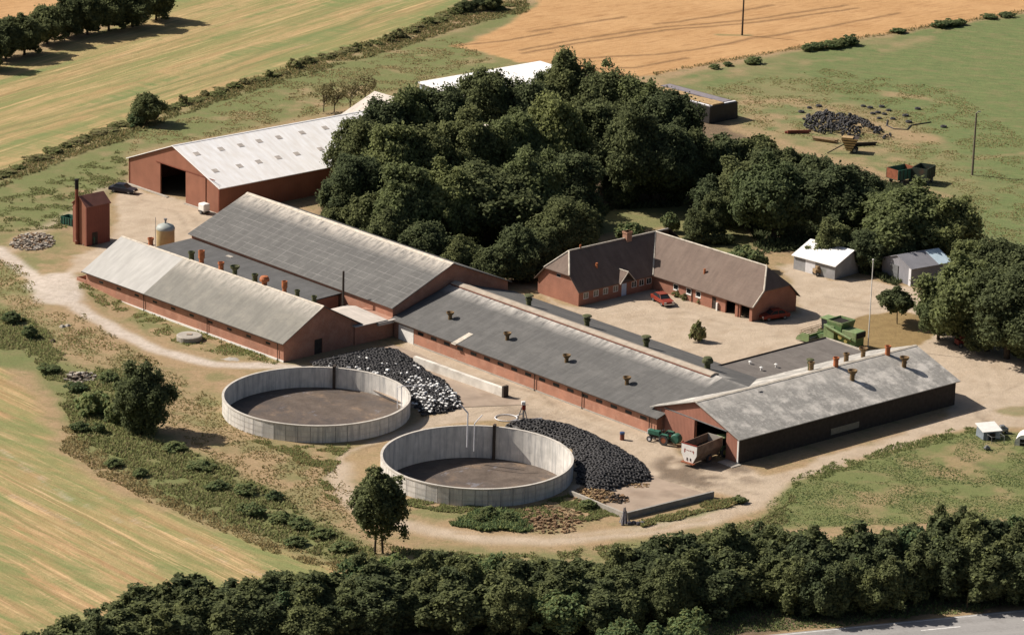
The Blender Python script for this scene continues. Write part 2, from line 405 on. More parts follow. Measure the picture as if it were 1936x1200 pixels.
def line(pts, width, soft=.5, warp=True, world=False):
    P = np.array(pts) if world else poly_w(pts); m = np.zeros(gx.shape); k = width+soft+4
    s = (gx > P[:, 0].min()-k) & (gx < P[:, 0].max()+k) & (gy > P[:, 1].min()-k) & (gy < P[:, 1].max()+k)
    xx, yy = (wx*.35+gx*.65, wy*.35+gy*.65) if warp else (gx, gy)
    m[s] = sst(-width/2-soft, -width/2+soft, sdist(P, xx[s], yy[s], False)); return m
mx = np.maximum
N1 = fnoise(gx, gy, 9, 1); N2 = fnoise(gx, gy, 3.2, 2); N3 = fnoise(gx, gy, 22, 3)
green = np.zeros(gx.shape); wheat = green.copy(); gravel = green.copy(); mud = green.copy(); stubA = green.copy(); stubB = green.copy(); chalk = green.copy(); conc = green.copy(); lawn = green.copy()
# fields
wheat = mask([(860, 88), (935, 62), (1010, 15), (1040, -40), (2200, -60), (1990, 12), (1936, 22), (1500, 92), (1236, 142), (1160, 150), (1050, 118), (985, 118), (930, 104)], .8)
wheat = mx(wheat, mask([(-120, -60), (230, -60), (190, 8), (110, 22), (60, 42), (-60, 70)], 1))
past = mask([(1260, 150), (1500, 98), (1936, 26), (2300, -40), (2300, 500), (1936, 480), (1860, 450), (1800, 370), (1500, 270), (1400, 235), (1290, 190)], 1.5)
midg = mask([(-60, 362), (120, 300), (250, 246), (420, 180), (560, 138), (860, 60), (1000, 5), (1035, 0), (1000, 30), (880, 85), (930, 112), (1000, 122), (800, 155), (650, 205), (330, 272), (240, 288), (240, 340), (160, 400), (100, 430), (-60, 440)], 2.5)
green = mx(green, past*(.72+.75*(N1-.35))+.35*mask([(1500, 110), (2200, 0), (2200, 460), (1936, 470), (1880, 420), (1800, 260), (1600, 180), (1480, 140)], 7))
green = mx(green, midg*sst(.22, .5, N1*.5+N2*.5)*.97)
stubA = mask([(-150, 372), (-10, 322), (120, 290), (250, 236), (400, 185), (560, 132), (680, 95), (820, 40), (880, -10), (900, -60), (330, -60), (300, 20), (190, 60), (60, 108), (-150, 160)], 1.2)
stubB = mask([(-200, 660), (10, 690), (60, 760), (110, 850), (200, 925), (400, 1000), (560, 1050), (660, 1082), (560, 1110), (260, 1150), (100, 1210), (-10, 1300), (-300, 1300)], 1.2)
for a, b, wd in (((1655, 172), (1700, 178), 1.6), ((1680, 180), (1740, 184), 3.2), ((1730, 184), (1785, 195), 1.2), ((1590, 228), (1740, 262), 7), ((1400, 195), (1500, 188), 2.2), ((1395, 226), (1470, 222), 3), ((1850, 300), (1936, 290), 1)):
    green *= 1-.85*line([a, b], wd, 1.6)
bare = mask([(1360, 170), (1560, 185), (1700, 215), (1800, 290), (1720, 340), (1560, 310), (1400, 250), (1330, 220)], 6)
green *= 1-bare*.75*sst(.42, .62, N2*.55+N1*.45)
green *= 1-.55*line([(1290, 158), (1420, 130), (1600, 112), (1800, 60)], 4, 2)*sst(.35, .6, N2)
# gravel yards
g_yard = mask([(222, 362), (244, 350), (300, 370), (350, 378), (415, 405), (480, 430), (362, 452), (310, 470), (235, 470), (165, 515), (130, 512), (150, 482), (185, 470), (215, 440)], .7)
court = mask([(972, 535), (1015, 556), (1095, 580), (1250, 540), (1262, 555), (1430, 607), (1512, 590), (1505, 560), (1490, 530), (1470, 505), (1500, 500), (1570, 530), (1640, 530), (1705, 540), (1760, 560), (1800, 575), (1936, 640), (2100, 700), (2100, 815), (1936, 792), (1860, 800), (1800, 790), (1735, 652), (1560, 645), (1370, 692), (1200, 640)], .7)
lawn = mask([(1640, 668), (1600, 640), (1598, 610), (1640, 594), (1700, 589), (1755, 600), (1778, 622), (1765, 640), (1735, 655), (1690, 668)], .35)
court *= 1-lawn
low = mask([(775, 640), (1231, 815), (1290, 860), (1400, 882), (1452, 897), (1640, 842), (1858, 772), (1936, 760), (2100, 780), (2100, 830), (1936, 808), (1850, 806), (1700, 842), (1560, 887), (1480, 918), (1455, 950), (1400, 945), (1350, 930), (1190, 978), (1080, 936), (1085, 820), (960, 792), (850, 800), (770, 830), (700, 842), (660, 862), (640, 905), (670, 960), (640, 950), (622, 905), (650, 862), (720, 828), (840, 775), (800, 690), (760, 660)], .7)
trk = line([(645, 880), (640, 912), (668, 950), (730, 982), (820, 1005), (920, 1020), (1040, 1020), (1180, 1008), (1330, 985), (1420, 955), (1465, 915)], 2.9, 1.0)
ruts = mx(line([(655, 862), (650, 905), (690, 950), (760, 975), (880, 1000), (1000, 1008), (1150, 1000), (1320, 975), (1400, 950)], .5, .5), line([(700, 975), (790, 1003), (900, 1020), (1040, 1024), (1200, 1012), (1350, 985), (1440, 945)], .5, .5))
grasscenter = mx(line([(860, 1008), (980, 1014), (1100, 1012), (1250, 996), (1340, 980)], .6, .5), line([(1020, 1017), (1180, 1007), (1280, 995)], .5, .5))
gravel = mx(mx(g_yard, court), mx(low, trk*(1-.6*grasscenter)))
gravel = mx(gravel, .7*line([(0, 478), (30, 470), (60, 440), (110, 420), (190, 360), (240, 345)], 1.6, 1.4))
chalk = mx(line([(-10, 470), (20, 492), (60, 520), (90, 548), (140, 575), (225, 628), (300, 662), (400, 688), (520, 692), (600, 700)], 2.5, .6), mask([(45, 540), (80, 522), (140, 512), (150, 535), (160, 570), (130, 582), (80, 572)], .8))
chalk *= .75+.4*N2
# dry verge between the lane and the piggery: greenish patches
green = mx(green, .75*mask([(150, 545), (250, 560), (400, 610), (530, 660), (520, 690), (420, 670), (300, 640), (220, 600)], 1.2)*sst(.42, .6, N2))
green = mx(green, .8*line([(200, 560), (330, 600), (400, 625), (525, 672)], 1.6, 1.2)*sst(.36, .55, N2))
weeds = mask([(-100, 560), (0, 575), (60, 600), (100, 640), (60, 655), (150, 690), (235, 700), (300, 820), (400, 862), (470, 905), (560, 950), (620, 985), (690, 1030), (720, 1068), (640, 1070), (540, 1040), (430, 1000), (300, 950), (230, 890), (150, 850), (110, 780), (60, 700), (-100, 680)], 1.3)
green = mx(green, weeds*(.7+.4*N2))
green = mx(green, .75*mask([(-60, 440), (130, 432), (150, 470), (130, 505), (60, 525), (180, 640), (300, 700), (440, 760), (430, 800), (300, 720), (100, 645), (-60, 600)], 3)*sst(.36, .6, N2*.6+N1*.4))
green = mx(green, .55*sst(.50, .66, fnoise(gx, gy, 4.5, 12))*mask([(300, 700), (430, 700), (420, 800), (560, 845), (640, 880), (630, 940), (700, 1010), (600, 980), (400, 880), (320, 800)], 2))
green = mx(green, .5*mask([(1080, 400), (1160, 392), (1300, 382), (1300, 400), (1200, 440), (1110, 450)], 1))
green = mx(green, .8*mask([(700, 1050), (800, 1035), (1050, 1040), (1220, 1020), (1450, 985), (1500, 975), (1480, 1020), (1200, 1060), (700, 1100)], 1.5)*sst(.3, .6, N2))
green = mx(green, .75*mask([(740, 930), (830, 965), (1000, 975), (1080, 940), (1180, 985), (1050, 1000), (900, 1000), (780, 975)], 1.0)*sst(.35, .6, N2))
green = mx(green, .6*mask([(560, 842), (700, 838), (640, 880), (620, 900), (600, 880), (480, 845)], 1.5)*sst(.4, .6, N2))
green = mx(green, .9*mask([(1210, 985), (1400, 942), (1390, 960), (1250, 995)], .5))
mead = mask([(1495, 912), (1560, 892), (1700, 850), (1850, 812), (2100, 830), (2100, 990), (1936, 980), (1700, 990), (1450, 1000), (1440, 975), (1470, 940)], 1.2)
green = mx(green, mead*(.25+.85*sst(.34, .60, N1*.45+N2*.55+.10*sst(20, -5, gx-40))))
green = mx(green, .8*mask([(1120, 400), (1290, 383), (1420, 430), (1430, 500), (1330, 475), (1255, 430), (1180, 440), (1100, 450), (1030, 500), (1020, 470)], 1.0))
green = mx(green, .7*mask([(1870, 775), (1936, 765), (2100, 770), (2100, 785), (1900, 783)], .4))
gravel *= 1-.8*mask([(1868, 774), (1936, 764), (2100, 768), (2100, 788), (1900, 785)], .4)
mud = mx(mud, .8*mask([(1238, 868), (1290, 850), (1400, 880), (1450, 905), (1420, 915), (1330, 925), (1232, 905)], 1.5)*sst(.3, .6, N2))
mud = mx(mud, .45*mask([(940, 790), (960, 760), (1010, 780), (1060, 790), (980, 800)], 1.5))
mud = mx(mud, .55*line([(800, 680), (900, 715), (1020, 742), (1050, 765)], .5, .5))
mud = mx(mud, .7*line([(860, 752), (900, 756), (940, 748), (960, 735)], .5, .8))
mud = mx(mud, .75*line([(1240, 905), (1300, 918), (1345, 930)], .4, .4))
mud = mx(mud, .5*line([(1330, 900), (1390, 925), (1440, 935)], .3, .4))
mud = mx(mud, .8*mask([(850, 1000), (1000, 960), (1080, 950), (1100, 985), (1000, 1005)], 1)*sst(.4, .6, N2))
mud = mx(mud, .5*line([(1846, 775), (1850, 790), (1868, 800), (1900, 812)], .5, .4))
mud = mx(mud, .5*line([(1815, 865), (1860, 880), (1936, 905)], .4, .4))
mud = mx(mud, .30*line([(665, 862), (700, 845), (760, 838)], .4, .4)*sst(.4, .5, N2))
for k in range(4):
    o = k*7
    mud = mx(mud, .32*line([(120, 425+o), (170, 372+o*.8), (240, 330+o*.7)], .3, .35))
for pl in ([(1180, 600), (1300, 590), (1420, 625), (1560, 625)], [(1185, 612), (1300, 602), (1410, 636), (1560, 634)], [(1560, 560), (1640, 575), (1740, 568), (1800, 585), (1830, 640), (1900, 720)], [(1555, 572), (1640, 585), (1725, 578), (1790, 600), (1815, 650), (1870, 735)], [(1860, 790), (1900, 740), (1936, 720)],
           [(1000, 800), (1080, 790), (1240, 850), (1300, 905), (1400, 940)], [(990, 770), (1100, 780), (1240, 838), (1320, 900)], [(860, 790), (960, 770), (1040, 775), (1150, 825)], [(250, 380), (330, 400), (360, 440)], [(270, 378), (350, 398), (380, 430)]):
    mud = mx(mud, .36*line(pl, .35, .45)*sst(.25, .6, N2))
for pl in ([(960, 735), (1240, 838)], [(1010, 790), (1060, 760)], [(1110, 828), (1150, 797)], [(1200, 862), (1240, 830)], [(1235, 905), (1190, 925)], [(800, 700), (840, 690)], [(900, 722), (930, 705)]): mud = mx(mud, .4*line(pl, .08, .3, warp=False))
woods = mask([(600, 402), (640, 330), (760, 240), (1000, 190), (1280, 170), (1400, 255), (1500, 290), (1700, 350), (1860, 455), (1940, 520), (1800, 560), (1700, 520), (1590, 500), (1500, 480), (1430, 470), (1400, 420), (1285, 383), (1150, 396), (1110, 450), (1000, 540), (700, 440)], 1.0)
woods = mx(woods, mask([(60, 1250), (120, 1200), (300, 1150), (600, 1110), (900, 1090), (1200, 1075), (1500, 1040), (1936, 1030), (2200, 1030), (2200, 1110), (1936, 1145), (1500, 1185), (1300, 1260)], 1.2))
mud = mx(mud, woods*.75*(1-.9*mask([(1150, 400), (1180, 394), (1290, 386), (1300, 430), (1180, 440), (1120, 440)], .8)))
tram = np.zeros(gx.shape)
for pl in ([(850, 88), (950, 78), (1040, 62)], [(985, 95), (1110, 72), (1250, 52), (1420, 38), (1600, 10)], [(990, 101), (1120, 78), (1260, 57), (1430, 43), (1620, 16)],
           [(1070, 112), (1236, 104), (1330, 92), (1430, 72), (1560, 52), (1700, 25)], [(1240, 46), (1330, 35), (1460, 10)], [(1100, 132), (1200, 128), (1300, 110)], [(1000, 60), (1070, 50), (1180, 32)]):
    tram = mx(tram, line(pl, 1.0, .6))
wheat_d = wheat*tram
green = mx(green, wheat*line([(1358, 66), (1418, 67)], 1.2, .8)); green = mx(green, .8*wheat*line([(1330, 97), (1415, 82)], .6, .8)); wheat *= 1-line([(1358, 66), (1418, 67)], 1.2, .8)
green = mx(green, .8*mask([(925, 100), (960, 92), (990, 100), (975, 118), (935, 122)], .8))
trackA = mx(line([(-20, 250), (200, 195), (420, 130), (520, 92), (660, 45), (720, 15)], .9, 1), line([(-20, 262), (200, 207), (430, 140), (540, 100), (670, 55), (760, 15)], .5, .8))
for pl in ([(60, 890), (120, 935), (230, 985)], [(190, 940), (265, 990), (420, 1040)], [(180, 1010), (290, 1062), (340, 1080)], [(370, 1040), (460, 1075), (530, 1095)], [(0, 850), (60, 895), (130, 945)], [(20, 935), (90, 965), (180, 1005)]):
    chalk = mx(chalk, .45*stubB*line(pl, .25, .35)*sst(.35, .55, N2))
gravel *= (1-lawn)

nV = len(gx); me = bpy.data.meshes.new("ground"); nx, ny = len(XS), len(YS)
me.vertices.add(nV); me.vertices.foreach_set("co", np.stack([gx, gy, gz], -1).reshape(-1).astype(np.float32))
ii = (np.arange(ny-1)[:, None]*nx+np.arange(nx-1)[None, :]).ravel(); q4 = np.stack([ii, ii+1, ii+nx+1, ii+nx], -1); q4 = q4[~inside[q4].all(1)]; ii = q4[:, 0]; fl = q4.reshape(-1).astype(np.int32)
me.loops.add(len(fl)); me.loops.foreach_set("vertex_index", fl); me.polygons.add(len(ii))
me.polygons.foreach_set("loop_start", np.arange(0, len(fl), 4, dtype=np.int32)); me.polygons.foreach_set("loop_total", np.full(len(ii), 4, dtype=np.int32))
me.update(calc_edges=True)
def attr(name, *ch):
    a = me.color_attributes.new(name, 'FLOAT_COLOR', 'POINT'); z = np.ones((nV, 4), np.float32)
    for i, c in enumerate(ch): z[:, i] = np.clip(c, 0, 1)
    a.data.foreach_set("color", z.reshape(-1))
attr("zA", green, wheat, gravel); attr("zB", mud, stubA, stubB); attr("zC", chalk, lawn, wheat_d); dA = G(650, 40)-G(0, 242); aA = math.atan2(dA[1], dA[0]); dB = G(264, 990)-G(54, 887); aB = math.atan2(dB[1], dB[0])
def sn(ang, lx, ly, o): return fnoise((gx*math.cos(ang)+gy*math.sin(ang))/lx*ly, -gx*math.sin(ang)+gy*math.cos(ang), ly, o)
gsA = stubA*sst(.50, .62, .6*sn(aA, 60, 9, 4)+.4*sn(aA, 22, 3.2, 9)); gsB = stubB*sst(.49, .56, .55*sn(aB, 26, 5.5, 6)+.45*sn(aB, 12, 1.8, 3))
gsB = mx(gsB, stubB*mask([(-60, 800), (40, 810), (110, 870), (220, 945), (180, 960), (60, 900), (-60, 880)], 2)*.8)
gsA = mx(gsA, stubA*.7*line([(-20, 300), (100, 262), (260, 205)], 9, 4)*sst(.35, .6, N2))
attr("zE", mx(gsA*.85, gsB*.72)); attr("zD", trackA*stubA, past, weeds)
ground = bpy.data.objects.new("ground", me); COL.objects.link(ground); tag(ground, kind='structure')
for p in [0]: me.polygons.foreach_set("use_smooth", [True]*len(ii))
def ground_mat():
    t = NT('ground'); wc = t.coord('World')
    def ch(n):
        a = t.n('ShaderNodeVertexColor'); a.layer_name = n; s = t.n('ShaderNodeSeparateColor'); t.l(a.outputs[0], s.inputs[0]); return s.outputs
    A, B, C, D = ch('zA'), ch('zB'), ch('zC'), ch('zD')
    fine = t.noise(wc, 2.6, .28, .72, 8, .75); mid = t.noise(wc, .45, .35, .65, 7, .7); big = t.noise(wc, .09, .38, .62, 5)
    # tan dry grass
    c = t.mix((.29, .205, .115), (.53, .40, .25), fine); c = t.mix(c, (.36, .285, .14), t.mul(mid, .45)); c = t.mix(c, (.46, .31, .19), t.mul(big, .35))
    c = t.mix(c, (.22, .17, .085), t.mul(t.noise(wc, 1.1, .50, .68, 8, .78), .55)); c = t.mix(c, (.20, .20, .085), t.mul(t.noise(t.coord('World', (.6, 1, 1), .4), .33, .50, .64, 7, .75), .65))
    c = t.mix(c, (.60, .47, .31), t.mul(t.noise(wc, 1.7, .60, .72, 6, .7), .35))
    # striped stubble, upper left and lower left
    def stripes(p0, p1, per, cols, fac):
        d = G(*p1)-G(*p0); ang = math.atan2(d[1], d[0])
        v = t.coord('World', (.022, 1, 1), -ang); v2 = t.coord('World', (.1, 1, 1), -ang)
        s1 = t.noise(v, 1/per, .40, .60, 4, .6); s2 = t.noise(v2, 2.6/per, .35, .65, 5, .7)
        q = t.mix(cols[0], cols[1], s2); q = t.mix(q, cols[2], t.mul(s1, .75)); q = t.mix(q, cols[3], t.mul(t.mul(mid, s2), .6)); q = t.mix(q, cols[2], t.mul(t.noise(t.coord('World', (.07, 1, 1), -ang), 3.2/per, .50, .60, 6, .7), .7))
        q = t.mix(q, cols[3], t.mul(t.noise(t.coord('World', (.25, 1, 1), -ang), 5/per, .52, .66, 6, .75), .6))
        q = t.mix(q, sc(cols[1], 1.15), t.mul(t.noise(t.coord('World', (.04, 1, 1), -ang+.02), 4.5/per, .60, .68, 4, .6), .7))
        q = t.mix(q, sc(cols[0], .6), t.mul(t.noise(t.coord('World', (.012, 1, 1), -ang), .8, .50, .60, 5, .7), .35)); q = t.mix(q, sc(cols[1], 1.2), t.mul(t.noise(t.coord('World', (.03, 1, 1), -ang), 1.3, .56, .64, 4, .7), .6)); q = t.mix(q, (.74, .57, .38), t.mul(t.noise(t.coord('World', (.06, 1, 1), -ang), .55, .60, .68, 6, .7), .4))
        q = t.mix(q, sc(cols[0], .5), t.mul(t.noise(wc, 2.2, .5, .75, 8, .8), .4))
        return q
    sa = stripes((0, 242), (650, 40), 7.5, ((.44, .315, .15), (.60, .43, .225), (.24, .275, .10), (.25, .265, .105)), 1)
    sb = stripes((54, 887), (264, 990), 3.6, ((.48, .30, .15), (.70, .49, .28), (.26, .29, .11), (.30, .28, .12)), 1)
    c = t.mix(c, sa, B[1]); c = t.mix(c, (.15, .19, .07), t.mul(D[0], .75)); c = t.mix(c, sb, B[2]); gstr = t.mix((.15, .22, .075), (.25, .30, .115), t.noise(t.coord('World', (.2, 1, 1), .45), 1.2, .3, .7, 7, .75)); a9 = t.n('ShaderNodeVertexColor'); a9.layer_name = 'zE'; s9 = t.n('ShaderNodeSeparateColor'); t.l(a9.outputs[0], s9.inputs[0]); c = t.mix(c, gstr, t.mul(s9.outputs[0], t.noise(t.coord('World', (.12, 1, 1), .5), .5, .35, .55, 7, .7)))
    # green
    g = t.mix((.125, .165, .055), (.235, .275, .105), fine); g = t.mix(g, (.20, .20, .085), t.mul(mid, .45))
    g = t.mix(g, t.mix((.105, .17, .058), (.205, .265, .10), t.noise(t.coord('World', (.35, 1, 1), .3), .8, .3, .7, 7, .7)), D[1]); g = t.mix(g, (.23, .20, .10), t.mul(t.mul(D[1], mid), .35)); g = t.mix(g, (.30, .235, .13), t.mul(t.noise(t.coord('World', (.5, 1, 1), .3), .30, .50, .68, 8, .75), .55)); g = t.mix(g, (.085, .10, .04), t.mul(t.noise(wc, 1.3, .52, .7, 8, .78), .5))
    c = t.mix(c, g, A[0])
    # wheat
    wv = t.coord('World', (.3, 1.6, 1), -math.atan2(*(G(1430, 43)-G(1000, 110))[::-1]))
    wh = t.mix((.44, .25, .105), (.62, .39, .19), t.noise(wv, 1.4, .3, .68, 7, .75)); wh = t.mix(wh, (.72, .47, .24), t.mul(big, .4)); wh = t.mix(wh, (.36, .19, .08), t.mul(t.noise(wv, .5, .50, .66, 8, .75), .6)); wh = t.mix(wh, (.30, .16, .07), t.mul(t.noise(t.coord('World', (.12, 1, 1), -math.atan2(*(G(1430, 43)-G(1000, 110))[::-1])), .7, .60, .68, 4, .6), .55))
    c = t.mix(c, wh, A[1]); c = t.mix(c, (.22, .13, .06), t.mul(C[2], t.mul(t.noise(wc, .8, .05, .5), .9)))
    # gravel / chalk / mud / lawn
    gr = t.mix((.47, .385, .29), (.635, .535, .42), t.noise(wc, .35, .3, .7, 7, .65)); gr = t.mix(gr, (.42, .32, .22), t.mul(t.noise(t.coord('World', (1, .4, 1), .5), .25, .52, .7, 6, .65), .5)); gr = t.mix(gr, (.50, .43, .34), t.mul(fine, .25)); gr = t.mix(gr, (.36, .27, .18), t.mul(t.noise(wc, .9, .54, .72, 8, .75), .35))
    c = t.mix(c, gr, A[2]); chk = t.mix((.48, .42, .36), (.78, .71, .64), t.noise(wc, 1.1, .3, .7, 7, .75)); c = t.mix(c, chk, t.mul(C[0], .95))
    lw = t.mix((.26, .185, .085), (.34, .25, .115), t.noise(wc, .7, .3, .7, 6)); c = t.mix(c, lw, C[1])
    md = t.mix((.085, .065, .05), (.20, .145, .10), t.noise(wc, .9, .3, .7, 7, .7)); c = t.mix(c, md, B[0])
    hb = t.n('ShaderNodeMath', operation='ADD'); t.l(fine, hb.inputs[0]); t.l(mid, hb.inputs[1])
    gm = t.n('ShaderNodeMix'); gm.data_type = 'RGBA'; gm.blend_type = 'MULTIPLY'; gm.inputs[0].default_value = 1; t.l(c, gm.inputs[6]); gm.inputs[7].default_value = (.79, .765, .74, 1)
    t.bump(hb.outputs[0], .10, .5)
    return t.out(gm.outputs[2], .95)
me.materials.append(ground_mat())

def inpoly(P, x, y): return sdist(P, np.array(x, float), np.array(y, float)) > 0

# ------------------------------------------------------------ road
rp0, rp1 = G(1500, 1195, 0), G(1936, 1152, 0); rd = (rp1-rp0)/np.linalg.norm(rp1-rp0); rn = np.array([rd[1], -rd[0]])
def rpt(s, o): return rp0+rd*s+rn*o
mb = MB()
def strip(mb, s0, s1, o0, o1, z, seg=4.0):
    n = max(1, int((s1-s0)/seg))
    for i in range(n):
        a = s0+(s1-s0)*i/n; b = s0+(s1-s0)*(i+1)/n
        q = [rpt(a, o1), rpt(b, o1), rpt(b, o0), rpt(a, o0)]
        mb.face([(p[0], p[1], z) for p in q], [(a, o1), (b, o1), (b, o0), (a, o0)])
strip(mb, -420, 420, 0, 8.2, .034)
def asph():
    t = NT('asphalt'); wc = t.coord('World'); ang = math.atan2(rd[1], rd[0])
    c = t.mix((.22, .215, .21), (.30, .29, .28), t.noise(wc, 3, .3, .7, 6, .7)); c = t.mix(c, (.33, .32, .31), t.mul(t.noise(t.coord('World', (.03, 1, 1), -ang), .8, .4, .6, 3), .5))
    c = t.mix(c, (.14, .13, .12), t.mul(t.noise(wc, .5, .55, .7, 6), .4)); return t.out(c, .9)
tag(mb.build('road', asph()), kind='structure')
lm = simple('worn white road paint', (.72, .71, .68), .7, .2, 3, dirt=(.4, .38, .36))
mb = MB(); smid = [s for s in range(-400, 400, 12)]
cen = G(1843, 1181.5, 0)-rp0; s_c = float(cen@rd); o_c = float(cen@rn)
for s in smid: strip(mb, s_c+s-2.3, s_c+s+2.3, o_c-.10, o_c+.10, .040)
strip(mb, -420, 420, .28, .40, .040); strip(mb, -420, 420, 7.8, 7.92, .040)
tag(mb.build('road_marking', lm), kind='structure')
# concrete silage floor
def flatpoly(name, pts, z, mat):
    mb = MB(); P = [G(a, b, 0) for a, b in pts]; mb.face([(p[0], p[1], z) for p in P][::-1] if 0 else [(p[0], p[1], z) for p in P]); o = mb.build(name, mat)
    if o.data.polygons[0].normal.z < 0: o.data.flip_normals()
    return tag(o, kind='structure')
flatpoly('concrete_pad', [(1080, 938), (1182, 979), (1349, 938), (1240, 903), (1150, 860)], .045, M['concd'])
flatpoly('silage_floor', [(583, 684), (742, 652), (790, 668), (955, 745), (1000, 765), (870, 770), (800, 780)], .05, M['concd'])

# ------------------------------------------------------------ buildings
class Bld:
    """gabled building; local x along ridge, y away from the near long wall"""
    def __init__(s, name, label, cat, P0, axisV, L, w, he, hr, ox=.35, oy=.45, dt=0.0, base=0.0, tr=.11):
        s.P0 = np.array(P0); s.rz = A0+(math.pi/2 if axisV else 0)+R(dt); s.L, s.w, s.he, s.hr, s.ox, s.oy, s.tr = L, w, he, hr, ox, oy, tr
        s.root = thing(name, label, cat, (P0[0], P0[1], base), s.rz)
        s.c, s.sn = math.cos(s.rz), math.sin(s.rz); s.base = base
    def loc(s, p): d = p[0]-s.P0[0], p[1]-s.P0[1]; return d[0]*s.c+d[1]*s.sn, -d[0]*s.sn+d[1]*s.c
    def world(s, x, y): return s.P0[0]+x*s.c-y*s.sn, s.P0[1]+x*s.sn+y*s.c
    def zr(s, y):   # roof surface height
        k = (s.hr-s.he)/(s.w/2+s.oy)
        return s.he+k*(y+s.oy) if y <= s.w/2 else s.hr-k*(y-s.w/2)
    def hit(s, px, py):   # sight line meets near roof slope -> local x, y, z
        lo, hi = 0.0, 12.0
        for _ in range(50):
            m = (lo+hi)/2; x, y = s.loc(G(px, py, m+s.base)); 
            if s.he+(s.hr-s.he)/(s.w/2+s.oy)*(y+s.oy) > m: lo = m
            else: hi = m
        return x, y, lo
    def x_at(s, y, z, px):
        lo, hi = -80.0, 120.0; up = PX(*s.world(10, y), z)[0] > PX(*s.world(0, y), z)[0]
        for _ in range(50):
            m = (lo+hi)/2
            if (PX(*s.world(m, y), z+s.base)[0] < px) == up: lo = m
            else: hi = m
        return lo
    def y_at(s, x, z, px):
        lo, hi = -80.0, 120.0; up = PX(*s.world(x, 10), z)[0] > PX(*s.world(x, 0), z)[0]
        for _ in range(50):
            m = (lo+hi)/2
            if (PX(*s.world(x, m), z+s.base)[0] < px) == up: lo = m
            else: hi = m
        return lo
    def roof(s, mat, name='roof', x0=None, x1=None, cap=None, capw=.22):
        x0 = -s.ox if x0 is None else x0; x1 = s.L+s.ox if x1 is None else x1
        sl = math.hypot(s.w/2+s.oy, s.hr-s.he); mb = MB()
        mb.slab((x0, -s.oy, s.he), (x1, -s.oy, s.he), (x1, s.w/2, s.hr), (x0, s.w/2, s.hr), s.tr, x1-x0, sl)
        mb.slab((x1, s.w+s.oy, s.he), (x0, s.w+s.oy, s.he), (x0, s.w/2, s.hr), (x1, s.w/2, s.hr), s.tr, x1-x0, sl)
        o = mb.build(name, mat, s.root)
        if cap:
            k = (s.hr-s.he)/(s.w/2+s.oy); q = MB()
            for sg in (-1, 1):
                a = (x0, s.w/2+sg*capw, s.hr-k*capw+.05); b = (x1, s.w/2+sg*capw, s.hr-k*capw+.05)
                q.slab(*( (a, b) if sg < 0 else (b, a)), *(((x1, s.w/2, s.hr+.05), (x0, s.w/2, s.hr+.05)) if sg < 0 else ((x0, s.w/2, s.hr+.05), (x1, s.w/2, s.hr+.05))), .05, x1-x0, capw)
            q.build('ridge_cap', cap, o)
        return o
    def wtop(s, y): return s.zr(y)-s.tr-.02
    def walls(s, mat, ops={}, t=.22, zb=-.6, name='wall', mats=None):
        """ops: side -> list of (a0,a1,z0,z1); sides near, far, left(x=0), right(x=L)"""
        for side in ('near', 'far', 'left', 'right'):
            mb = MB(); op = ops.get(side, [])
            if side in ('near', 'far'):
                br = {0, s.L}; [br.update((o[0], o[1])) for o in op]; br = sorted(br)
                y0, y1 = (0, t) if side == 'near' else (s.w-t, s.w); zt = s.wtop(0)
                for a, b in zip(br, br[1:]):
                    iv = [(zb, zt)]
                    for o in op:
                        if o[0] <= a+1e-6 and o[1] >= b-1e-6: iv = [j for (p, q) in iv for j in ((p, min(q, o[2])), (max(p, o[3]), q)) if j[1]-j[0] > .01]
                    for p, q in iv: mb.box(a, b, y0, y1, p, q)
            else:
                br = {t+.003, s.w/2, s.w-t-.003}; [br.update((o[0], o[1])) for o in op]; br = sorted(x for x in br if t <= x <= s.w-t+1e-6)
                x0, x1 = (0, t) if side == 'left' else (s.L-t, s.L)
                for a, b in zip(br, br[1:]):
                    iv = [(zb, None)]
                    for o in op:
                        if o[0] <= a+1e-6 and o[1] >= b-1e-6: iv = [j for (p, q) in iv for j in ((p, o[2]), (o[3], q)) if j[1] is None or j[1]-j[0] > .01]
                    for p, q in iv:
                        qa, qb = (q, q) if q is not None else (s.wtop(a), s.wtop(b))
                        mb.hexa([(x0, a, p), (x1, a, p), (x1, b, p), (x0, b, p), (x0, a, qa), (x1, a, qa), (x1, b, qb), (x0, b, qb)])
            mm = (mats or {}).get(side, mat); mb.build(name, mm, s.root)
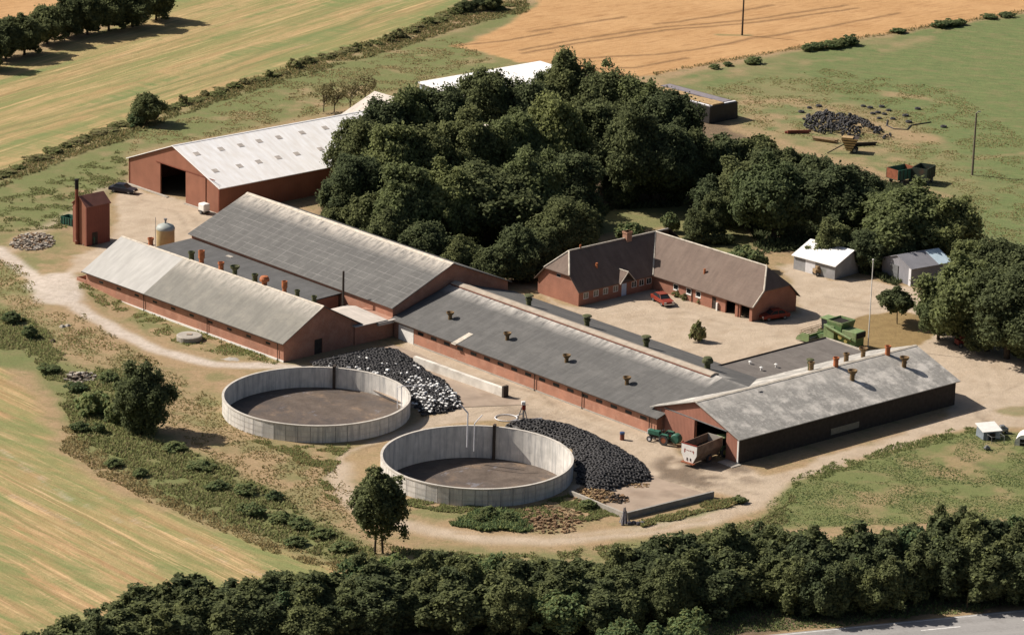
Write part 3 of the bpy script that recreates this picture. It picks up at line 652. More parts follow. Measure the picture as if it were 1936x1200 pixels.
def vent(parent, x, y, z, kind, s=1.0):
    mb = MB(); B = z-.5
    if kind == 'bowl': mb.lathe([(0, B), (.32*s, B), (.32*s, z+.75*s), (.30*s, z+.8*s), (.62*s, z+1.15*s), (.66*s, z+1.4*s), (.58*s, z+1.4*s), (.3*s, z+1.0*s), (0, z+1.0*s)], (x, y, 0), 16)
    elif kind == 'tube': mb.lathe([(0, B), (.36*s, B), (.34*s, z+.95*s), (.44*s, z+1.0*s), (.44*s, z+1.25*s), (.36*s, z+1.25*s), (.34*s, z+1.0*s), (0, z+1.0*s)], (x, y, 0), 16)
    elif kind == 'tall': mb.lathe([(0, B), (.30*s, B), (.30*s, z+.75*s), (.40*s, z+.8*s), (.40*s, z+1.75*s), (.33*s, z+1.75*s), (.3*s, z+1.2*s), (0, z+1.2*s)], (x, y, 0), 16)
    elif kind == 'dome': mb.lathe([(0, B), (.34*s, B), (.34*s, z+.6*s), (.62*s, z+.7*s), (.62*s, z+1.0*s), (.45*s, z+1.3*s), (0, z+1.38*s)], (x, y, 0), 16)
    elif kind == 'hat': mb.lathe([(0, B), (.30*s, B), (.30*s, z+.55*s), (.42*s, z+.62*s), (.42*s, z+.85*s), (.36*s, z+.85*s), (.3*s, z+.7*s), (0, z+.7*s)], (x, y, 0), 14).box(x-.42*s, x-.36*s, y-.04, y+.04, z+.8*s, z+1.15*s).box(x+.36*s, x+.42*s, y-.04, y+.04, z+.8*s, z+1.15*s).lathe([(0, z+1.15*s), (.6*s, z+1.15*s), (.5*s, z+1.28*s), (0, z+1.34*s)], (x, y, 0), 14)
    return mb
def put_vent(roof, x, y, z, kind, mat, s=1.0): return vent(roof, x, y, z, kind, s).build('roof_vent', M[mat], roof, smooth=False)
def boxpart(name, mat, parent, *b): return MB().box(*b).build(name, mat, parent)

# A: big red barn with white roof -----------------------------------------
A = Bld('machine_barn', 'long red steel barn with white roof, small roof lights and an open dark doorway', 'barn', (-44.608, 500.957), True, 60, 22.77, 4.12, 8.47, .3, .3, .77)
ra = A.roof(M['roof_a'], cap=M['roof_a'])
dy0, dy1 = A.y_at(0, 2, 352), A.y_at(0, 2, 303)
A.walls(M['redsteel'], {'left': [(dy0, dy1, -.7, 5.0)]})
MB().box(-.10, -.04, dy0-7.2, dy1+1.0, 5.02, 5.16).build('door_rail', M['rust'], A.root)
MB().box(-.12, -.03, dy0-4.9, dy0-.05, .05, 4.95).build('sliding_door', M['redsteel'], A.root)
for yy in (.12, 22.62): MB().box(-.06, .02, yy-.1, yy+.1, 0, A.wtop(.5)).build('corner_trim', M['rust'], A.root)
MB().box(-.5, .0, 12.5, 22.7, -.3, .14).box(-.5, .0, 0, dy0, -.3, .10).build('plinth', M['conc'], A.root)
for px, py in ((372, 291), (418, 282), (455, 275), (490, 267), (527, 260), (571, 251), (615, 242), (407, 323), (453, 314), (489, 306), (526, 298), (561, 291), (606, 282), (640, 274)):
    x, y, z = A.hit(px, py); k = (A.hr-A.he)/(A.w/2+A.oy)
    q = MB(); q.slab((x-.5, y-.42, A.zr(y-.42)+.04), (x+.5, y-.42, A.zr(y-.42)+.04), (x+.5, y+.42, A.zr(y+.42)+.04), (x-.5, y+.42, A.zr(y+.42)+.04), .06, 1, 1)
    q.build('roof_light', simple('dull roof light', (.60, .54, .48), .4, .2, 1) if 'rl' not in M else M['rl'], ra)
    M.setdefault('rl', bpy.data.materials['dull roof light'])
# K: pale roof crossing behind it -------------------------------------------
pk = G(708.5, 172.4, 8.6); uk, vk = toUV(pk)
K = Bld('cross_barn', 'pale roofed barn gable showing behind the white barn roof beside the grove', 'barn', W2(uk+.3, vk-8.5), False, 30, 17, 4.9, 8.6)
K.roof(M['roof_l']); K.walls(M['redsteel'])
# J: white roofed hall ------------------------------------------------------
j0 = toUV(G(789.7, 156.9, 5)); j1 = toUV(G(1037, 121.9, 5))
root = thing('white_hall', 'white flat roofed hall with pale blue wall beyond the grove', 'barn', tuple(W2(j0[0], j0[1]))+(0,), A0)
Lj = j1[1]-j0[1]; MB().box(.25, 12, .25, Lj-.25, -.3, 4.75).build('wall', simple('pale blue steel', (.50, .58, .64), .6, .1, 1), root)
MB().slab((12.4, -.2, 4.8), (12.4, Lj+.2, 4.8), (0, Lj+.2, 5.15), (0, -.2, 5.15), .12, Lj, 12.5).build('roof', M['roof_w'], root)
# B: big grey barn ----------------------------------------------------------
B = Bld('cattle_barn', 'large barn with dark grey roof of pale sheet lines between the piggery and grove', 'barn', (-46.352, 475.651), False, 45.13, 20.704, 4.0, 8.457, .4, .4, -.34)
rb = B.roof(M['roof_b'], cap=M['ridge'], capw=.45); B.walls(M['brick'])
# C: piggery ----------------------------------------------------------------
C = Bld('piggery', 'long low brick piggery with lichen grey roof, pale at one end, pots along its ridge', 'barn', (-59.493, 459.484), False, 42.62, 13.2, 2.667, 6.572, .4, .53, 1.73)
xs = C.hit(278, 549)[0]
rc1 = C.roof(M['roof_cl'], x1=xs, cap=M['ridge'], capw=.2); rc1['label'] = 'pale new section of roof'
rc2 = C.roof(M['roof_c'], x0=xs+.005, cap=M['ridge'], capw=.2)
dxx = C.y_at(C.L, 1, 602)
C.walls(M['brick'], {'right': [(dxx-.7, dxx+.7, -.5, 2.05)]}, mats={'near': M['brick']})
boxpart('door', M['woodd'], C.root, C.L-.16, C.L-.08, dxx-.68, dxx+.68, -.4, 2.03)
boxpart('plinth', M['white'], C.root, -.05, C.L+.05, -.10, -.002, -.6, .26)
MB().box(-2.2, -.06, .0, .12, -.4, 1.35).box(-2.2, -2.08, .12, 2.5, -.4, 1.35).build('yard_wall', M['brick'], C.root)
for px in (273, 393, 526): x = C.x_at(0, 1, px); MB().tube((x, -.14, -.1), (x, -.14, 2.35), .05).tube((x, -.14, 2.35), (x, -.45, 2.6), .05).build('downpipe', M['woodd'], C.root)
MB().tube((-.3, C.oy*-1-.06, C.he-.02), (C.L+.3, C.oy*-1-.06, C.he-.02), .07).build('gutter', M['woodd'], C.root)
for i in range(10):
    x = 3+i*4.0; MB().box(x, x+.9, -.03, .01, 1.72, 2.02).build('window', M['glass'], C.root)
for px, kind, mt, s in ((285, 'tube', 'orange', .95), (362, 'tube', 'mossy', 1.0), (381, 'tall', 'orange', 1.05), (418, 'tube', 'orange', .95), (444, 'bowl', 'mossy', .95), (482, 'tube', 'mossy', .95), (500, 'dome', 'orange', 1.0), (538, 'tall', 'orange', .9), (562, 'tube', 'mossy', .8), (594, 'tube', 'mossy', .8)):
    yv = C.w/2+.3; x = C.x_at(yv, C.zr(yv)+.6, px); put_vent(rc2 if x > xs else rc1, x, yv, C.zr(yv)-.12, kind, mt, s*1.08)
# D: flat felt roof between --------------------------------------------------
root = thing('link_building', 'flat dark felt roofed building squeezed between the piggery and the large grey barn', 'barn', tuple(W2(-381.5, 280.4))+(0,), A0)
MB().box(.3, 33.6, .3, 6.3, -.3, 3.05).build('wall', M['brick'], root)
rD = MB().slab((-.1, -.3, 3.2), (34.0, -.3, 3.2), (34.0, 6.55, 3.45), (-.1, 6.55, 3.45), .14, 34, 7).build('roof', M['roof_d'], root)
MB().box(10, 11.2, 5.0, 5.6, 3.41, 3.46).build('roof_patch', M['conc'], rD)
# L: little link with pale roof ---------------------------------------------
root = thing('gateway_shed', 'small pale roofed shed joining the piggery to the long cattle stable', 'shed', tuple(W2(-342.8, 279.2))+(0,), A0)
MB().box(.2, 6.35, 1.0, 8.0, -.3, 2.55).build('wall', M['brick'], root)
rl_ = MB(); rl_.slab((6.9, .6, 2.75), (6.9, 6.2, 2.75), (.2, 6.2, 3.05), (.2, .6, 3.05), .1, 6, 7); rl_.slab((.195, .6, 3.05), (.195, 6.2, 3.05), (-1.6, 6.2, 2.72), (-1.6, .6, 2.72), .1, 6, 2)
rl_.build('roof', M['roof_l'], root)
MB().box(6.65, 7.1, 4.5, 8.2, 2.2, 2.62).build('canopy', M['roof_l'], root)
MB().box(-6.2, .1, .3, .52, -.3, 2.2).build('wall', M['brick'], root)
# E: long stable --------------------------------------------------------------
Eb = Bld('long_stable', 'long low brick stable with dark grey roof, sand coloured ridge cover and four squat vents', 'barn', (-15.805, 441.542), False, 51.2, 21.448, 2.513, 5.749, .42, .42, -.745)
re_ = Eb.roof(M['roof_e']); xw = Eb.x_at(0, 1, 782)
Eb.walls(M['brick'])
boxpart('white_panel', M['white'], Eb.root, 1.0, xw, -.04, -.004, 0, 2.1)
q = MB(); xe0, xe1 = Eb.L+Eb.ox+.004, Eb.L+7.2; sl_ = math.hypot(Eb.w/2-1.9, Eb.hr-Eb.zr(1.9))
q.slab((xe0, 1.9, Eb.zr(1.9)), (xe1, 1.9, Eb.zr(1.9)), (xe1, Eb.w/2, Eb.hr), (xe0, Eb.w/2, Eb.hr), .11, 6.8, sl_)
q.slab((xe1, Eb.w-1.9, Eb.zr(1.9)), (xe0, Eb.w-1.9, Eb.zr(1.9)), (xe0, Eb.w/2, Eb.hr), (xe1, Eb.w/2, Eb.hr), .11, 6.8, sl_); q.build('roof', M['roof_e'], Eb.root)
xc = Eb.x_at(Eb.w/2, 6.2, 1352); q = MB()
q.prism([(Eb.w/2-.72, 5.62), (Eb.w/2-.72, 5.82), (Eb.w/2, 6.02), (Eb.w/2+.72, 5.82), (Eb.w/2+.72, 5.62)], -.2, xc, axis='x')
q.build('ridge_vent', M['cap'], re_)
MB().box(-.2, xc, Eb.w/2-.79, Eb.w/2-.725, 5.60, 5.70).build('flashing', M['rust'], re_)
for px, py in ((851, 603), (959, 642), (1071, 684), (1185, 726)):
    x, y, z = Eb.hit(px, py); o = put_vent(re_, x, y, z-.15, 'bowl', 'ochre', .82)
for px in (1000, 1110, 1222, 1338):
    yv = Eb.w/2+3.0; x = Eb.x_at(yv, 6, px); put_vent(re_, x, yv, Eb.zr(yv), 'hat' if px != 1338 else 'dome', 'mossy', 1.15)
x, y, z = Eb.hit(873, 641); kk = (Eb.hr-Eb.he)/(Eb.w/2+Eb.oy)
MB().slab((x-.45, y-1.5, Eb.zr(y-1.5)+.05), (x+.45, y-1.5, Eb.zr(y-1.5)+.05), (x+.45, y+1.6, Eb.zr(y+1.6)+.05), (x-.45, y+1.6, Eb.zr(y+1.6)+.05), .05, 1, 3).build('roof_patch', M['ridge'], re_)
for i in range(17):
    x = 5+i*2.7; MB().box(x, x+1.15, -.035, .01, 1.62, 2.02).build('window', M['glass'], Eb.root)
boxpart('plinth', M['conc'], Eb.root, xw, Eb.L, -.10, -.002, -.3, .16)
for px in (1012, 1102, 1229): x = Eb.x_at(0, 1, px); MB().tube((x, -.16, 0), (x, -.16, 2.2), .055).tube((x, -.16, 2.2), (x, -.36, 2.42), .055).build('downpipe', M['woodd'], Eb.root)
MB().tube((-.3, -.50, 2.49), (Eb.L+.2, -.50, 2.49), .07).build('gutter', M['woodd'], Eb.root)
# G: flat corrugated roof next to the courtyard ------------------------------
root = thing('courtyard_wing', 'low wing with flat dark corrugated roof between the courtyard and the mottled roof', 'barn', tuple(W2(-293.8, 305.6))+(0,), A0)
MB().box(.2, 6.9, .25, 20.1, -.3, 2.85).build('wall', M['brick'], root)
rg = MB().slab((7.3, -.0, 2.85), (7.3, 20.5, 2.85), (0, 20.5, 3.05), (0, 0, 3.05), .12, 20.5, 7.3).build('roof', M['roof_g'], root)
MB().box(-.12, .02, 0, 20.5, 2.86, 3.2).build('parapet', M['woodd'], rg)
MB().box(-.12, 7.2, 20.5, 20.62, 2.7, 3.14).build('parapet', M['ridge'], rg)
for px, py in ((1418, 688), (1439, 699), (1467, 693)):
    uu, vv = toUV(G(px, py, 3)); MB().lathe([(0, 2.9), (.12, 2.9), (.12, 3.3), (.25, 3.34), (0, 3.5)], (uu+293.8, vv-305.6, 0), 10).build('vent_cap', M['white'], rg)
# F: right barn ---------------------------------------------------------------
Fb = Bld('feed_barn', 'barn with mottled grey roof, four orange pots and a wide doorway holding a tractor', 'barn', (27.929, 393.993), True, 38.72, 15.137, 3.247, 6.051, .4, .4, -1.41)
rf = Fb.roof(M['roof_f'], cap=M['ridge'], capw=.3)
fy0, fy1 = Fb.y_at(0, 1, 1372), Fb.y_at(0, 1, 1314)
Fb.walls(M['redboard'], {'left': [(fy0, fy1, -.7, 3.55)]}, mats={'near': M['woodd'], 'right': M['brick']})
MB().box(-.08, -.02, fy0-.1, fy1+5.6, 3.56, 3.68).build('door_rail', M['grey'], Fb.root)
MB().box(-.13, -.03, fy1+.1, fy1+5.4, .08, 3.5).build('sliding_door', M['redboard'], Fb.root)
MB().box(-.10, -.02, fy1+5.6, 14.9, -.2, 2.9).build('brick_pier', M['brick'], Fb.root)
for yy in (.08,): MB().box(-.08, .02, yy-.1, yy+.12, 0, 2.95).build('corner_trim', M['white'], Fb.root)
MB().box(-1.6, 0, -.6, 2.0, -.2, .08).build('threshold', M['conc'], Fb.root)
MB().tube((-.02, 13.9, 0), (-.02, 13.9, 3.3), .06).build('downpipe', M['grey'], Fb.root)
for i, (px, py, kd, mt) in enumerate(((1580, 692, 'tube', 'orange'), (1611, 718, 'bowl', 'ochre'), (1678, 670, 'tube', 'orange'), (1709, 693, 'bowl', 'ochre'))):
    x, y, z = Fb.hit(px, py); put_vent(rf, x, y, z, kd, mt, .95)
for px, kd, mt in ((1534, 'tube', 'ochre'), (1600, 'tube', 'ochre'), (1632, 'bowl', 'ochre'), (1541, 'hat', 'mossy')):
    yv = Fb.w/2+1.6; x = Fb.x_at(yv, 5.9, px); put_vent(rf, x, yv+(.9 if kd == 'hat' else 0), Fb.zr(yv), kd, mt, .9)
MB().box(16, 21, -.05, -.005, .5, 1.3).build('window', M['curtain'], Fb.root)

# House: two wings in an L -----------------------------------------------------
HU, HV = -331.6, 316.5     # near-left corner of west wing
house = thing('farmhouse', 'red brick farmhouse of two wings in an L with brown slate roofs and white ridges', 'house', tuple(W2(HU, HV))+(0,), A0)
# local: x = u from HU, y = v from HV
hw, hl, he_, hr_, ov = 8.4, 23.1, 2.15, 6.75, .4
w2y0, w2y1, w2x1 = 14.4, 23.1, 19.7
mid2 = (w2y0+w2y1)/2; k1 = (hr_-he_)/(hw/2+ov); k2 = (hr_-he_)/((w2y1-w2y0)/2+ov)
def rf1(x): return he_+k1*(ov-x) if x > -hw/2 else hr_-k1*(-hw/2-x)
def rf2(y): return he_+k2*(y-w2y0+ov) if y < mid2 else hr_-k2*(y-mid2)
hb = 4.15      # half-hip foot height
xh = -hw/2+(hr_-hb)/k1; xh2 = -hw/2-(hr_-hb)/k1; hipy = 1.85
rt = MB()
def fc(pts, t=.1):
    P = [Vector(p) for p in pts]; n = (P[1]-P[0]).cross(P[2]-P[0]).normalized()
    if n.z < 0: P = P[::-1]; n = -n
    ax = max(range(len(P)), key=lambda i: 0); e = Vector((n.y, -n.x, 0)).normalized() if abs(n.z) < .999 else Vector((1, 0, 0)); f = n.cross(e)
    rt.face([tuple(p) for p in P], [(p.dot(e), p.dot(f)) for p in P]); rt.face([tuple(p-Vector((0, 0, t))) for p in P][::-1])
    for i in range(len(P)):
        j = (i+1) % len(P); rt.face([tuple(P[i]-Vector((0, 0, t))), tuple(P[j]-Vector((0, 0, t))), tuple(P[j]), tuple(P[i])], [(0, 0)]*4)
# west wing slopes (half hip at y=-ov end)
vx = ov; fc([(ov, -ov, he_), (ov, w2y0-ov, he_), (-hw/2, mid2, hr_), (-hw/2, hipy, hr_), (xh, -ov, hb)])
fc([(-hw-ov, -ov, he_), (xh2, -ov, hb), (-hw/2, hipy, hr_), (-hw/2, hl+ov-hipy, hr_), (xh2, hl+ov, hb), (-hw-ov, hl+ov, he_)])
fc([(xh, -ov, hb), (-hw/2, hipy, hr_), (xh2, -ov, hb)])
fc([(xh, hl+ov, hb), (-hw/2, hl+ov-hipy, hr_), (xh2, hl+ov, hb)])
# south wing slopes with half hip at x end
yh = mid2-(hr_-hb)/k2; yh2 = mid2+(hr_-hb)/k2; XE = w2x1+ov
fc([(ov, w2y0-ov, he_), (XE, w2y0-ov, he_), (XE, yh, hb), (XE-hipy-.4, mid2, hr_), (-hw/2, mid2, hr_)])
fc([(XE, w2y1+ov, he_), (-hw/2+.0, w2y1+ov, he_), (-hw/2, mid2, hr_), (XE-hipy-.4, mid2, hr_), (XE, yh2, hb)])
fc([(XE, yh, hb), (XE-hipy-.4, mid2, hr_), (XE, yh2, hb)])
hroof = rt.build('roof', M['roof_h'], house)
cm = MB()
for a, b in (((-hw/2, hipy, hr_), (-hw/2, hl-hipy, hr_)), ((-hw/2, hipy, hr_), (xh, -ov, hb)), ((-hw/2, hipy, hr_), (xh2, -ov, hb)), ((-hw/2, mid2, hr_), (XE-hipy-.4, mid2, hr_)),
             ((XE-hipy-.4, mid2, hr_), (XE, yh, hb)), ((XE, yh, hb), (XE, w2y0-ov, he_)), ((-hw/2, mid2, hr_), (ov, w2y0-ov, he_))):
    cm.tube((a[0], a[1], a[2]+.04), (b[0], b[1], b[2]+.04), .13, n=6)
cm.build('ridge_tiles', M['ridge'], hroof)
# walls
def wall_run(p0, p1, top, ops, t, mat, name='wall', zb=-.3):
    """vertical wall from p0 to p1 (2d), top(s)->z, openings in s; inside lies to the left"""
    d = Vector((p1[0]-p0[0], p1[1]-p0[1])); L = d.length; d /= L; nrm = Vector((-d.y, d.x)); mb = MB()
    br = {0, L}; [br.update((o[0], o[1])) for o in ops]
    if hasattr(top, 'br'): br.update(top.br)
    br = sorted(b for b in br if -1e-6 <= b <= L+1e-6)
    for a, b in zip(br, br[1:]):
        if b-a < .005: continue
        iv = [(zb, None)]
        for o in ops:
            if o[0] <= a+1e-6 and o[1] >= b-1e-6: iv = [j for (p, q) in iv for j in ((p, o[2]), (o[3], q)) if j[1] is None or j[1]-j[0] > .01]
        for p, q in iv:
            qa, qb = (q, q) if q is not None else (top(a+1e-4), top(b-1e-4))
            A_ = (p0[0]+d.x*a, p0[1]+d.y*a); B_ = (p0[0]+d.x*b, p0[1]+d.y*b); C_ = (B_[0]+nrm.x*t, B_[1]+nrm.y*t); D_ = (A_[0]+nrm.x*t, A_[1]+nrm.y*t)
            mb.hexa([(*A_, p), (*B_, p), (*C_, p), (*D_, p), (*A_, qa), (*B_, qb), (*C_, qb), (*D_, qa)])
    return mb.build(name, mat, house)
def hy(px): lo = v_on(HU, 1.2, px)-HV; return lo
def hx(px): return u_on(HV+w2y0, 1.2, px)-HU
# west wing, courtyard side (x=0, y 0..w2y0)
win1 = [hy(p) for p in (1108, 1127, 1145, 1164, 1199, 1213, 1227)]; dr1 = hy(1180)
ops = [(y-.5, y+.5, .85, 1.78) for y in win1]+[(dr1-.5, dr1+.5, -.2, 1.8)]
wall_run((0, .26), (0, w2y0-.0), lambda s: rf1(0)-.14, [(a-.26, b-.26, c, d) for a, b, c, d in ops], .25, M['brickh'])
for i, y in enumerate(win1):
    wn = MB().box(-.1, -.02, y-.5, y+.5, .85, .92).box(-.1, -.02, y-.5, y+.5, 1.71, 1.78).box(-.1, -.02, y-.5, y-.42, .92, 1.71).box(-.1, -.02, y+.42, y+.5, .92, 1.71).box(-.1, -.02, y-.03, y+.03, .92, 1.71).build('window', M['white'], house)
    MB().box(-.09, -.06, y-.42, y-.031, .921, 1.709).box(-.09, -.06, y+.031, y+.42, .921, 1.709).build('pane', M['curtain' if i < 4 else 'glass'], wn)
dd = MB().box(-.12, -.04, dr1-.5, dr1+.5, 0, 1.8).build('door', simple('pale blue door', (.52, .60, .72), .5, .1, 2), house)
MB().tube((-.02, dr1+.35, .95), (-.02, dr1+.42, .95), .03).build('handle', M['chrome'], dd)
# dormer gable above the front door
dw, dz0, dz1 = 1.5, 2.0, 3.65
q = MB(); xr = (dz1-he_)/k1; 
for sg in (-1, 1):
    q.face([(.75, dr1+sg*dw, dz0+.1), (.75, dr1, dz1), (-xr+ov-.3, dr1, dz1), (ov-.1, dr1+sg*dw, dz0+.2)][::sg], [(0, 0), (1.9, 0), (1.9, 2), (0, 2)])
    q.face([(.75, dr1+sg*dw, dz0), (.75, dr1, dz1-.1), (-xr+ov-.3, dr1, dz1-.1), (ov-.1, dr1+sg*dw, dz0+.1)][::-sg], [(0, 0), (1.9, 0), (1.9, 2), (0, 2)])
q.build('porch_roof', M['roof_h'], house)
MB().tube((.76, dr1-dw, dz0+.08), (.76, dr1, dz1), .07, n=6).tube((.76, dr1+dw, dz0+.08), (.76, dr1, dz1), .05, n=6).tube((.78, dr1, dz1+.02), (-xr+ov-.2, dr1, dz1+.02), .08, n=6).build('porch_trim', M['ridge'], house)
MB().prism([(dr1-dw+.25, 1.95), (dr1+dw-.25, 1.95), (dr1, dz1-.35)], .05, .2, axis='x').build('porch_gable', M['woodd'], house)
# west gable (y=0)
class TopG:
    def __init__(s): s.br = [hw+0-(-xh), ]; 
tg = lambda s: min(rf1(-hw+s), hb+.02)-.14
tg1 = type('T', (), {'__call__': lambda self, s: min(rf1(-hw+s), hb+.0)-.14, 'br': [hw+xh2, hw+xh]})()
wall_run((-hw, 0), (0, 0), tg1, [(3.75, 4.65, 3.25, 3.75)], .25, M['brickh'])
wn = MB().box(-hw+3.75, -hw+4.65, .03, .1, 3.25, 3.75).build('window', M['white'], house); MB().box(-hw+3.82, -hw+4.58, .0, .028, 3.32, 3.68).build('pane', M['glass'], wn)
wall_run((0, hl), (-hw, hl), type('T', (), {'__call__': lambda self, s: min(rf1(-s), hb)-.14, 'br': [-xh, -xh2]})(), [], .25, M['brickh'])
wall_run((-hw, hl-.26), (-hw, .26), lambda s: rf1(-hw)-.14, [], .25, M['brickh'])
# south wing courtyard side (y=w2y0)
win2 = [hx(p) for p in (1277.6, 1302, 1320)]; zz2 = he_-.14+k2*ov
g0, g1, g2, g3 = hx(1371.5), hx(1393), hx(1399), hx(1420)
ops2 = [(x-.5, x+.5, .95, 1.8) for x in win2]+[(hx(1350)-.4, hx(1350)+.4, -.2, 1.75), (g0, g1, -.2, 1.85), (g2, g3, -.2, 1.85)]
wall_run((0.005, w2y0), (w2x1, w2y0), lambda s: zz2, ops2, .25, M['brickh'])
for x in win2:
    wn = MB().box(x-.5, x+.5, w2y0-.05, w2y0+.08, .87, .949).box(x-.5, x-.42, w2y0+.0, w2y0+.08, .95, 1.8).box(x+.42, x+.5, w2y0, w2y0+.08, .95, 1.8).box(x-.42, x+.42, w2y0, w2y0+.08, 1.72, 1.8).box(x-.42, x+.42, w2y0, w2y0+.07, .95, 1.05).build('window', M['white'], house)
    MB().box(x-.419, x+.419, w2y0+.03, w2y0+.06, 1.051, 1.719).build('pane', M['glass'], wn)
x = hx(1350); MB().box(x-.4, x+.4, w2y0+.06, w2y0+.12, 0, 1.75).build('door', M['woodd'], house)
x = hx(1357.5); MB().box(x-.12, x+.12, w2y0-.28, w2y0-.06, 0, 1.15).build('gate_post', M['white'], house)
for x in (g1-.2, g3-.2): MB().box(x, x+.5, w2y0-.12, w2y0-.004, 0, 1.84).build('brick_pier', M['brickh'], house)
x = hx(1308.5); MB().tube((x, w2y0-.08, 0), (x, w2y0-.08, 2.0), .05).build('downpipe', M['woodd'], house)
wall_run((w2x1, w2y0+.255), (w2x1, w2y1-.255), type('T', (), {'__call__': lambda self, s: min(rf2(w2y0+.255+s), hb)-.14, 'br': [yh-w2y0-.255, yh2-w2y0-.255]})(), [], .25, M['brickh'])
wall_run((w2x1, w2y1), (0.0, w2y1), lambda s: zz2, [], .25, M['brickh'])
MB().box(w2x1-.14, w2x1-.10, 0, 0.01, 0, 0.01)
MB().box(8.6, 8.7, w2y0+.26, w2y1-.26, -.1, 2.2).build('garage_partition', M['interior'], house)
# chimney and pipes
cy = v_on(HU-hw/2, 6.9, 1186)-HV
ch = MB().box(-hw/2-.45, -hw/2+.45, cy-.5, cy+.5, 5.6, 7.75).box(-hw/2-.52, -hw/2+.52, cy-.57, cy+.57, 7.5, 7.75).build('chimney', brick('pale chimney brick', (.50, .27, .18)), hroof)
for nm_, px, py, wg in (('vent_pipe', 1128, 505, 1), ('vent_pipe', 1332, 516, 2)):
    lo, hi = 2.0, 6.7
    for _ in range(40):
        m = (lo+hi)/2; uu, vv = toUV(G(px, py, m)); f = rf1(uu-HU) if wg == 1 else rf2(vv-HV)
        if f > m: lo = m
        else: hi = m
    MB().tube((uu-HU, vv-HV, lo-.2), (uu-HU, vv-HV, lo+.62), .16).build(nm_, M['orange'], hroof)
MB().tube((-hw/2, 4.0, 6.7), (-hw/2, 4.0, 7.3), .13).build('vent_pipe', M['orange'], hroof)

# garage with white roof --------------------------------------------------------
P0g = G(1500, 508); Lg = 7.6
Gb = Bld('garage', 'pale walled garage with bright white roof under the overhanging trees', 'garage', P0g, False, Lg, 8.0, 2.1, 3.75, .25, .3, 4.5)
Gb.roof(M['roof_w'])
Gb.walls(simple('grey rendered wall', (.40, .40, .41), .9, .2, 1, dirt=(.22, .24, .2)))
MB().box(2.2, 4.0, -.05, -.004, 0, 1.95).build('door', M['pipew'], Gb.root)
# grey steel shed at right -------------------------------------------------------
p0 = G(1722, 541)
Sh = Bld('steel_shed', 'grey profiled steel shed with pale blue roof patch half hidden by the big trees', 'shed', p0, True, 7.5, 6.5, 2.6, 3.9, .2, .2, -8)
s_r = Sh.roof(M['shed']); Sh.walls(M['shed'])
MB().slab((5, -.18, Sh.zr(-.18)+.03), (7.6, -.18, Sh.zr(-.18)+.03), (7.6, 3.1, Sh.zr(3.1)+.03), (5, 3.1, Sh.zr(3.1)+.03), .03, 2, 3).build('roof_sheet', simple('pale blue sheet', (.50, .62, .70), .4, .1, 1), s_r)
MB().box(-.12, -.03, .0, .5, 0, 2.55).build('corner_trim', M['pipew'], Sh.root)
MB().box(-.10, -.03, 2.9, 4.6, 0, 2.3).build('door', M['grey'], Sh.root)

# tall red steel tower and stack ------------------------------------------------
pt = G(164, 466); u0, v0 = toUV(pt)
T = Bld('grain_tower', 'tall narrow dark red steel tower house beside the stack', 'tower', pt, True, 4.3, 3.2, 5.9, 7.3, .15, .15, 3)
T.roof(simple('brown red roof sheets', (.30, .135, .10), .6, .15, 1)); T.walls(M['towerp'], mats={'left': M['redsteel']})
MB().box(1.0, 2.0, -.04, -.003, 0, 1.9).build('door', M['woodd'], T.root)
MB().box(1.25, 1.45, -.08, -.045, .2, 1.2).build('downpipe', M['teal'], T.root)
ps = G(146, 461)
st = thing('exhaust_stack', 'tall rust red steel stack with blackened top', 'chimney', (ps[0], ps[1], 0))
MB().lathe([(.0, 0), (.34, 0), (.34, .5), (.26, .6), (.26, 8.3), (0, 8.3)], n=14).build('pipe', M['rust'], st)
MB().lathe([(.262, 8.3), (.29, 8.3), (.29, 9.5), (.33, 9.55), (.33, 9.75), (0, 9.8)], n=14).build('flue_top', M['black'], st)
MB().tube((.2, 0, 2.0), (1.7, .2, 2.0), .13).build('duct', M['rust'], st)
pb = G(158, 463); lb = thing('leaning_sheet', 'white board leaning against the foot of the tower', 'board', (pb[0], pb[1], 0), R(-20)); MB().hexa([(-.05, -.25, 0), (0, -.25, 0), (0, .25, 0), (-.05, .25, 0), (.45, -.25, 1.1), (.5, -.25, 1.1), (.5, .25, 1.1), (.45, .25, 1.1)]).build('board', M['white'], lb)
# feed silo ---------------------------------------------------------------------
pf = G(313, 487)
fs = thing('feed_silo', 'yellowed fibreglass feed silo with pale blue dome behind the chimney pots', 'silo', (pf[0], pf[1], 0))
MB().lathe([(0, .4), (.5, .4), (1.3, 1.3), (1.32, 4.3)], n=28).build('tank', M['siloy'], fs, smooth=True)
MB().lathe([(1.36, 4.28), (1.36, 4.5), (1.15, 4.85), (.5, 5.1), (.3, 5.15), (0, 5.15)], n=28).build('dome', M['silot'], fs, smooth=True)
MB().lathe([(.0, 5.1), (.14, 5.1), (.14, 5.6), (.24, 5.65), (.24, 5.85), (0, 5.9)], n=12).build('cap', M['grey'], fs)
MB().tube((-1.45, 0, 1), (-1.45, 0, 6.0), .04).tube((-1.45, 0, 4), (-1.3, 0, 4), .03).build('fill_pipe', M['grey'], fs)
for a in range(4): t = a*math.pi/2+.4; MB().tube((1.1*math.cos(t), 1.1*math.sin(t), 0), (1.2*math.cos(t), 1.2*math.sin(t), 1.6), .07).build('leg', M['grey'], fs)
